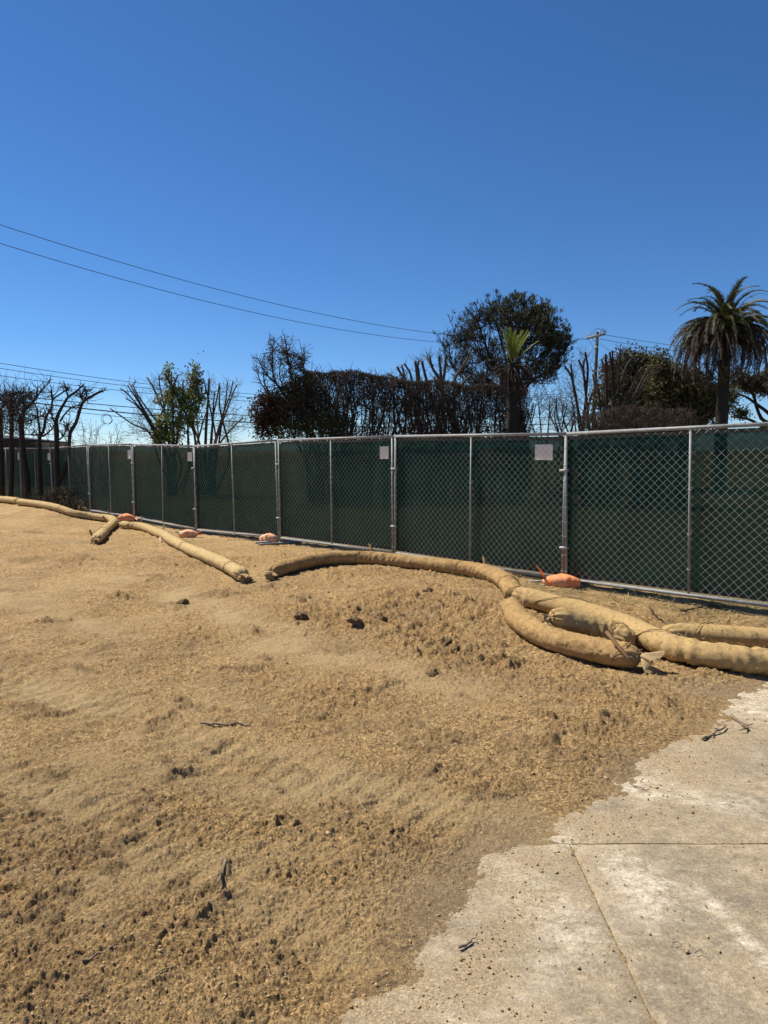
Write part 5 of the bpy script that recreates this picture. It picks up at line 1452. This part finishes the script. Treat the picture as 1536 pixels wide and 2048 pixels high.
# ------------------------------------------------------------------ house at the left edge
def house():
    d = 41; x1 = at(44, 880, d)[0]; x0 = x1 - 9; z0 = gz(x1, d) ; root = empty('house', ((x0 + x1) / 2, d + 3, z0)); tag(root, 'grey house with a red lower wall behind the leftmost trees', 'house')
    h = at(20, 884, d)[2] - z0; hr = at(20, 868, d)[2] - z0; w2 = (x1 - x0) / 2
    mb = MB(); mb.box((0, 0, h / 2 - .1), w2 * 2, 6, h + .2); mb.build('wall', M['stucco'], root, smooth=False)
    mb = MB(); mb.box((-.4, -3.1, .9), w2 * 2 - 1.2, .3, 2.7); mb.build('red_wall', M['brick'], root, smooth=False)
    mb = MB(); mb.add([(-w2 - .4, -3.5, h), (w2 + .4, -3.5, h), (w2 + .4, 3.5, h), (-w2 - .4, 3.5, h), (-w2 + 1.5, 0, hr), (w2 - 2.5, 0, hr)], [(0, 1, 5, 4), (1, 2, 5), (2, 3, 4, 5), (3, 0, 4), (3, 2, 1, 0)]); mb.build('roof', M['roof'], root, smooth=False)
    for x in (-2.4, 0, 2.6):
        mb = MB(); mb.box((x, -3.03, h - .75), 1.1, .1, .9); f = mb.build('window', M['arm'], root, smooth=False)
        mb = MB(); mb.box((x, -3.09, h - .75), .96, .04, .76); mb.build('pane', M['glass'], f, smooth=False)
house()

# ------------------------------------------------------------------ clods, crumbs, twigs, straw
def clod_mesh(seed, sub=3):
    import bmesh
    bm = bmesh.new(); bmesh.ops.create_icosphere(bm, subdivisions=sub, radius=1)
    V = np.array([v.co[:] for v in bm.verts]); F_ = [[v.index for v in f.verts] for f in bm.faces]; bm.free()
    rng = np.random.RandomState(seed)
    r = 1 + .45 * perlin(V[:, 0] * 1.3 + seed, V[:, 1] * 1.3 + V[:, 2], seed) + .38 * perlin(V[:, 0] * 3 + V[:, 2] * 2, V[:, 1] * 3 + seed, seed + 1) + .22 * perlin(V[:, 0] * 7 + V[:, 2] * 4, V[:, 1] * 7 - V[:, 2] * 3, seed + 2)
    V = V * r[:, None] * (1, .8, .62)
    return V, np.array(F_)
CL = []
for k in range(4):
    V, Fc = clod_mesh(500 + k); mb = MB(); mb.addn(V, Fc); CL.append(mb.mesh('dirt_clod', M['clod']))
for k, (u, v, s, lab) in enumerate((
        (713, 1257, .075, 'dark round dirt clod standing alone in mid dirt'), (603, 1236, .085, 'flat dark dirt clod left of the lone round clod'),
        (365, 1209, .07, 'dark dirt clod lying left of the others, below the pale wattle'), (606, 1204, .06, 'dark dirt clod at the top of the churned patch'),
        (860, 1185, .06, 'dirt clod just below the arched wattle'), (768, 1245, .055, 'small dark clod right of the lone round clod'),
        (896, 1290, .06, 'left clod of the group in front of the stacked wattles'), (948, 1316, .055, 'right clod of the group in front of the stacked wattles'),
        (915, 1300, .045, 'middle clod of the group in front of the stacked wattles'), 
        (865, 1352, .05, 'dark clod below the group in front of the wattles'),
        )):
    p = on_ground(u, v, 0); z = ground_z(p[0], p[1])[0][0]
    o = link('dirt_clod', CL[k % 4]); o.location = (p[0], p[1], max(z, p[2]) + s * .12); o.rotation_euler = (.2 * k, .3, k * 1.7); o.scale = (s * .95, s * .85, s * .8)
    tag(o, lab, 'dirt clod', 'larger clods in the dirt')

def scatter(n, seed, rmin, rmax, size, mat, name, sub=1, angle=36, near=2.0, gate=None, kindname='stuff'):
    rng = np.random.RandomState(seed)
    r = near * (rmax / near) ** rng.rand(n * 3); th = np.radians(rng.uniform(-angle, angle, n * 3))
    X = r * np.sin(th); Y = r * np.cos(th)
    rough, sm = masks(X, Y); e = edge_dist(X, Y); fs = fence_side(X, Y)
    pr = gate(X, Y, rough, sm, e, fs); keep = rng.rand(len(X)) < pr
    X = X[keep][:n]; Y = Y[keep][:n]; n = len(X)
    Z = ground_z(X, Y)[0]; e = edge_dist(X, Y); Z = np.where(e < -.02, np.maximum(Z, .003), Z)
    V0, F0 = clod_mesh(seed, sub)
    s = size * rng.lognormal(0, .32, n) * (.75 + .08 * np.hypot(X, Y))
    a = rng.rand(n) * 6.28; ca, sa = np.cos(a)[:, None], np.sin(a)[:, None]
    sq = rng.uniform(.7, 1.3, (n, 3))
    B = V0[None] * (s[:, None] * sq)[:, None, :]
    V = np.stack([B[..., 0] * ca - B[..., 1] * sa, B[..., 0] * sa + B[..., 1] * ca, B[..., 2]], -1) + np.stack([X, Y, Z + s * .2], 1)[:, None, :]
    Fc = F0[None] + (np.arange(n) * len(V0))[:, None, None]
    mb = MB(); mb.addn(V.reshape(-1, 3), Fc.reshape(-1, 3)); o = mb.build(name, M[mat], None, smooth=False); o['kind'] = 'stuff'; o['label'] = 'loose ' + name.replace('_', ' ') + ' strewn over the ground'; o['category'] = 'soil'
scatter(9000, 601, 2, 16, .0038, 'crumb', 'soil_crumbs', 1, gate=lambda X, Y, ro, sm, e, fs: np.where((fs < -.3), np.clip(.15 + ro - sm, 0, 1) * (e > -.05) + (.04 + .9 * np.exp(e / .09)) * (e <= -.05), 0))
scatter(900, 611, 2, 14, .0048, 'clod', 'dark_soil_lumps', 1, gate=lambda X, Y, ro, sm, e, fs: np.where((fs < -.3) & (e > .02), np.clip(ro * 1.2 - .35 - sm, 0, 1), 0))
scatter(3600, 631, 2, 6.5, .0024, 'crumb', 'spilled_grit', 1, near=1.9, gate=lambda X, Y, ro, sm, e, fs: np.where(e < 0, np.exp(e / .14) + .03, .0))
scatter(60, 621, 2, 9, .0036, 'chip', 'pale_stone_chips', 1, gate=lambda X, Y, ro, sm, e, fs: np.where(fs < -.3, .5, 0))

def stick(px, r, label, mat='root', seed=1, up=.012, name='fallen_twig', side=0):
    rng = np.random.RandomState(seed)
    C = np.array([on_ground(u, v, up) for u, v in px]); P = spline(C, .03)
    P[:, 2] = np.maximum(P[:, 2], ground_z(P[:, 0], P[:, 1])[0] + r * .8) + .004 * rng.randn(len(P))
    root = empty(name, tuple(P[0])); off = P[0]; tag(root, label, 'twig')
    mb = MB(); mb.tube(P - off, np.linspace(r, r * .5, len(P)), 6); mb.build('stem', M[mat], root)
    for k in range(side):
        p, dr = along(P, 1, rng, .2); d = unit(dr[0] + rng.randn(3) * .9); d[2] = abs(d[2]) * .4; L = rng.uniform(.03, .09)
        mb = MB(); q = p[0] - off; mb.tube([q, q + d * L * .5 + rng.randn(3) * .006, q + d * L], [r * .5, r * .4, r * .25], 5); mb.build('side_twig', M[mat], root)
stick([(452, 1726), (446, 1742), (440, 1758), (432, 1772)], .007, 'dark bent twig lying in the near left dirt', 'root', 3, side=3)
stick([(400, 1446), (440, 1448), (475, 1447), (500, 1451)], .008, 'long thin twig lying in the middle dirt', 'root', 4, side=2)
stick([(165, 1926), (195, 1915), (222, 1905), (238, 1898)], .0045, 'thin curved dark twig near the bottom left', 'root', 5)
stick([(310, 1955), (340, 1936), (360, 1926)], .003, 'pale straw lying near the bottom left', 'straw', 6)
stick([(1462, 1432), (1474, 1440), (1486, 1449), (1496, 1458)], .011, 'dark torn root lying on the slab near its far corner', 'root', 7, side=5)
stick([(1405, 1478), (1425, 1467), (1445, 1460), (1452, 1452)], .009, 'dark twig along the far edge of the slab', 'root', 8, side=3)
stick([(918, 1894), (932, 1888), (944, 1882)], .006, 'short dark twig on the dusty slab edge', 'root', 9, side=1)
stick([(1300, 1216), (1312, 1234), (1330, 1246), (1356, 1258)], .012, 'dark root curving behind the golden wattle', 'char_brown', 10, up=.02, side=6)
stick([(1360, 1222), (1420, 1212), (1470, 1218)], .01, 'dark twigs lying under the nearest fence', 'char_brown', 11, up=.02, side=10)
stick([(1258, 1567), (1282, 1575), (1298, 1580)], .0035, 'thin dark twig on the slab near its dirt edge', 'root', 12)
for k, (u, v) in enumerate(((1345, 1887), (1390, 1905))):
    stick([(u, v), (u + 10, v - 4), (u + 24, v - 2 + 5 * (k % 2))], .0013, ('hair-thin twig on the slab by its joint', 'hair-thin twig in the middle of the near slab', 'hair-thin twig toward the right of the near slab', 'hair-thin twig above the near slab')[k], 'char_brown', 20 + k, side=0)

# trampled straw beneath the nearest panels
def straw():
    rng = np.random.RandomState(9); n = 5200
    t = rng.uniform(-.25, 1.35, n); q = rng.uniform(-1.25, .5, n)
    X = 4.0 + (2.0 - 4.0) * t + q * .72 + rng.randn(n) * .1; Y = 6.95 + (9.2 - 6.95) * t + q * .694 + rng.randn(n) * .1
    m = perlin(X * 2.3, Y * 2.3, 5) > -.05; X, Y = X[m], Y[m]; n = len(X)
    Z = ground_z(X, Y)[0]; a = rng.rand(n) * 6.28
    D = np.stack([np.cos(a), np.sin(a), rng.uniform(.0, .35, n)], 1)
    mb = MB(); leaf_batch(mb, np.stack([X, Y, Z + .004], 1), rng.uniform(.05, .13, n), rng, .07, D)
    o = mb.build('trampled_straw', M['straw']); o['kind'] = 'stuff'; o['label'] = 'dry trampled straw on the soil beneath the nearest fence'; o['category'] = 'straw'
straw()
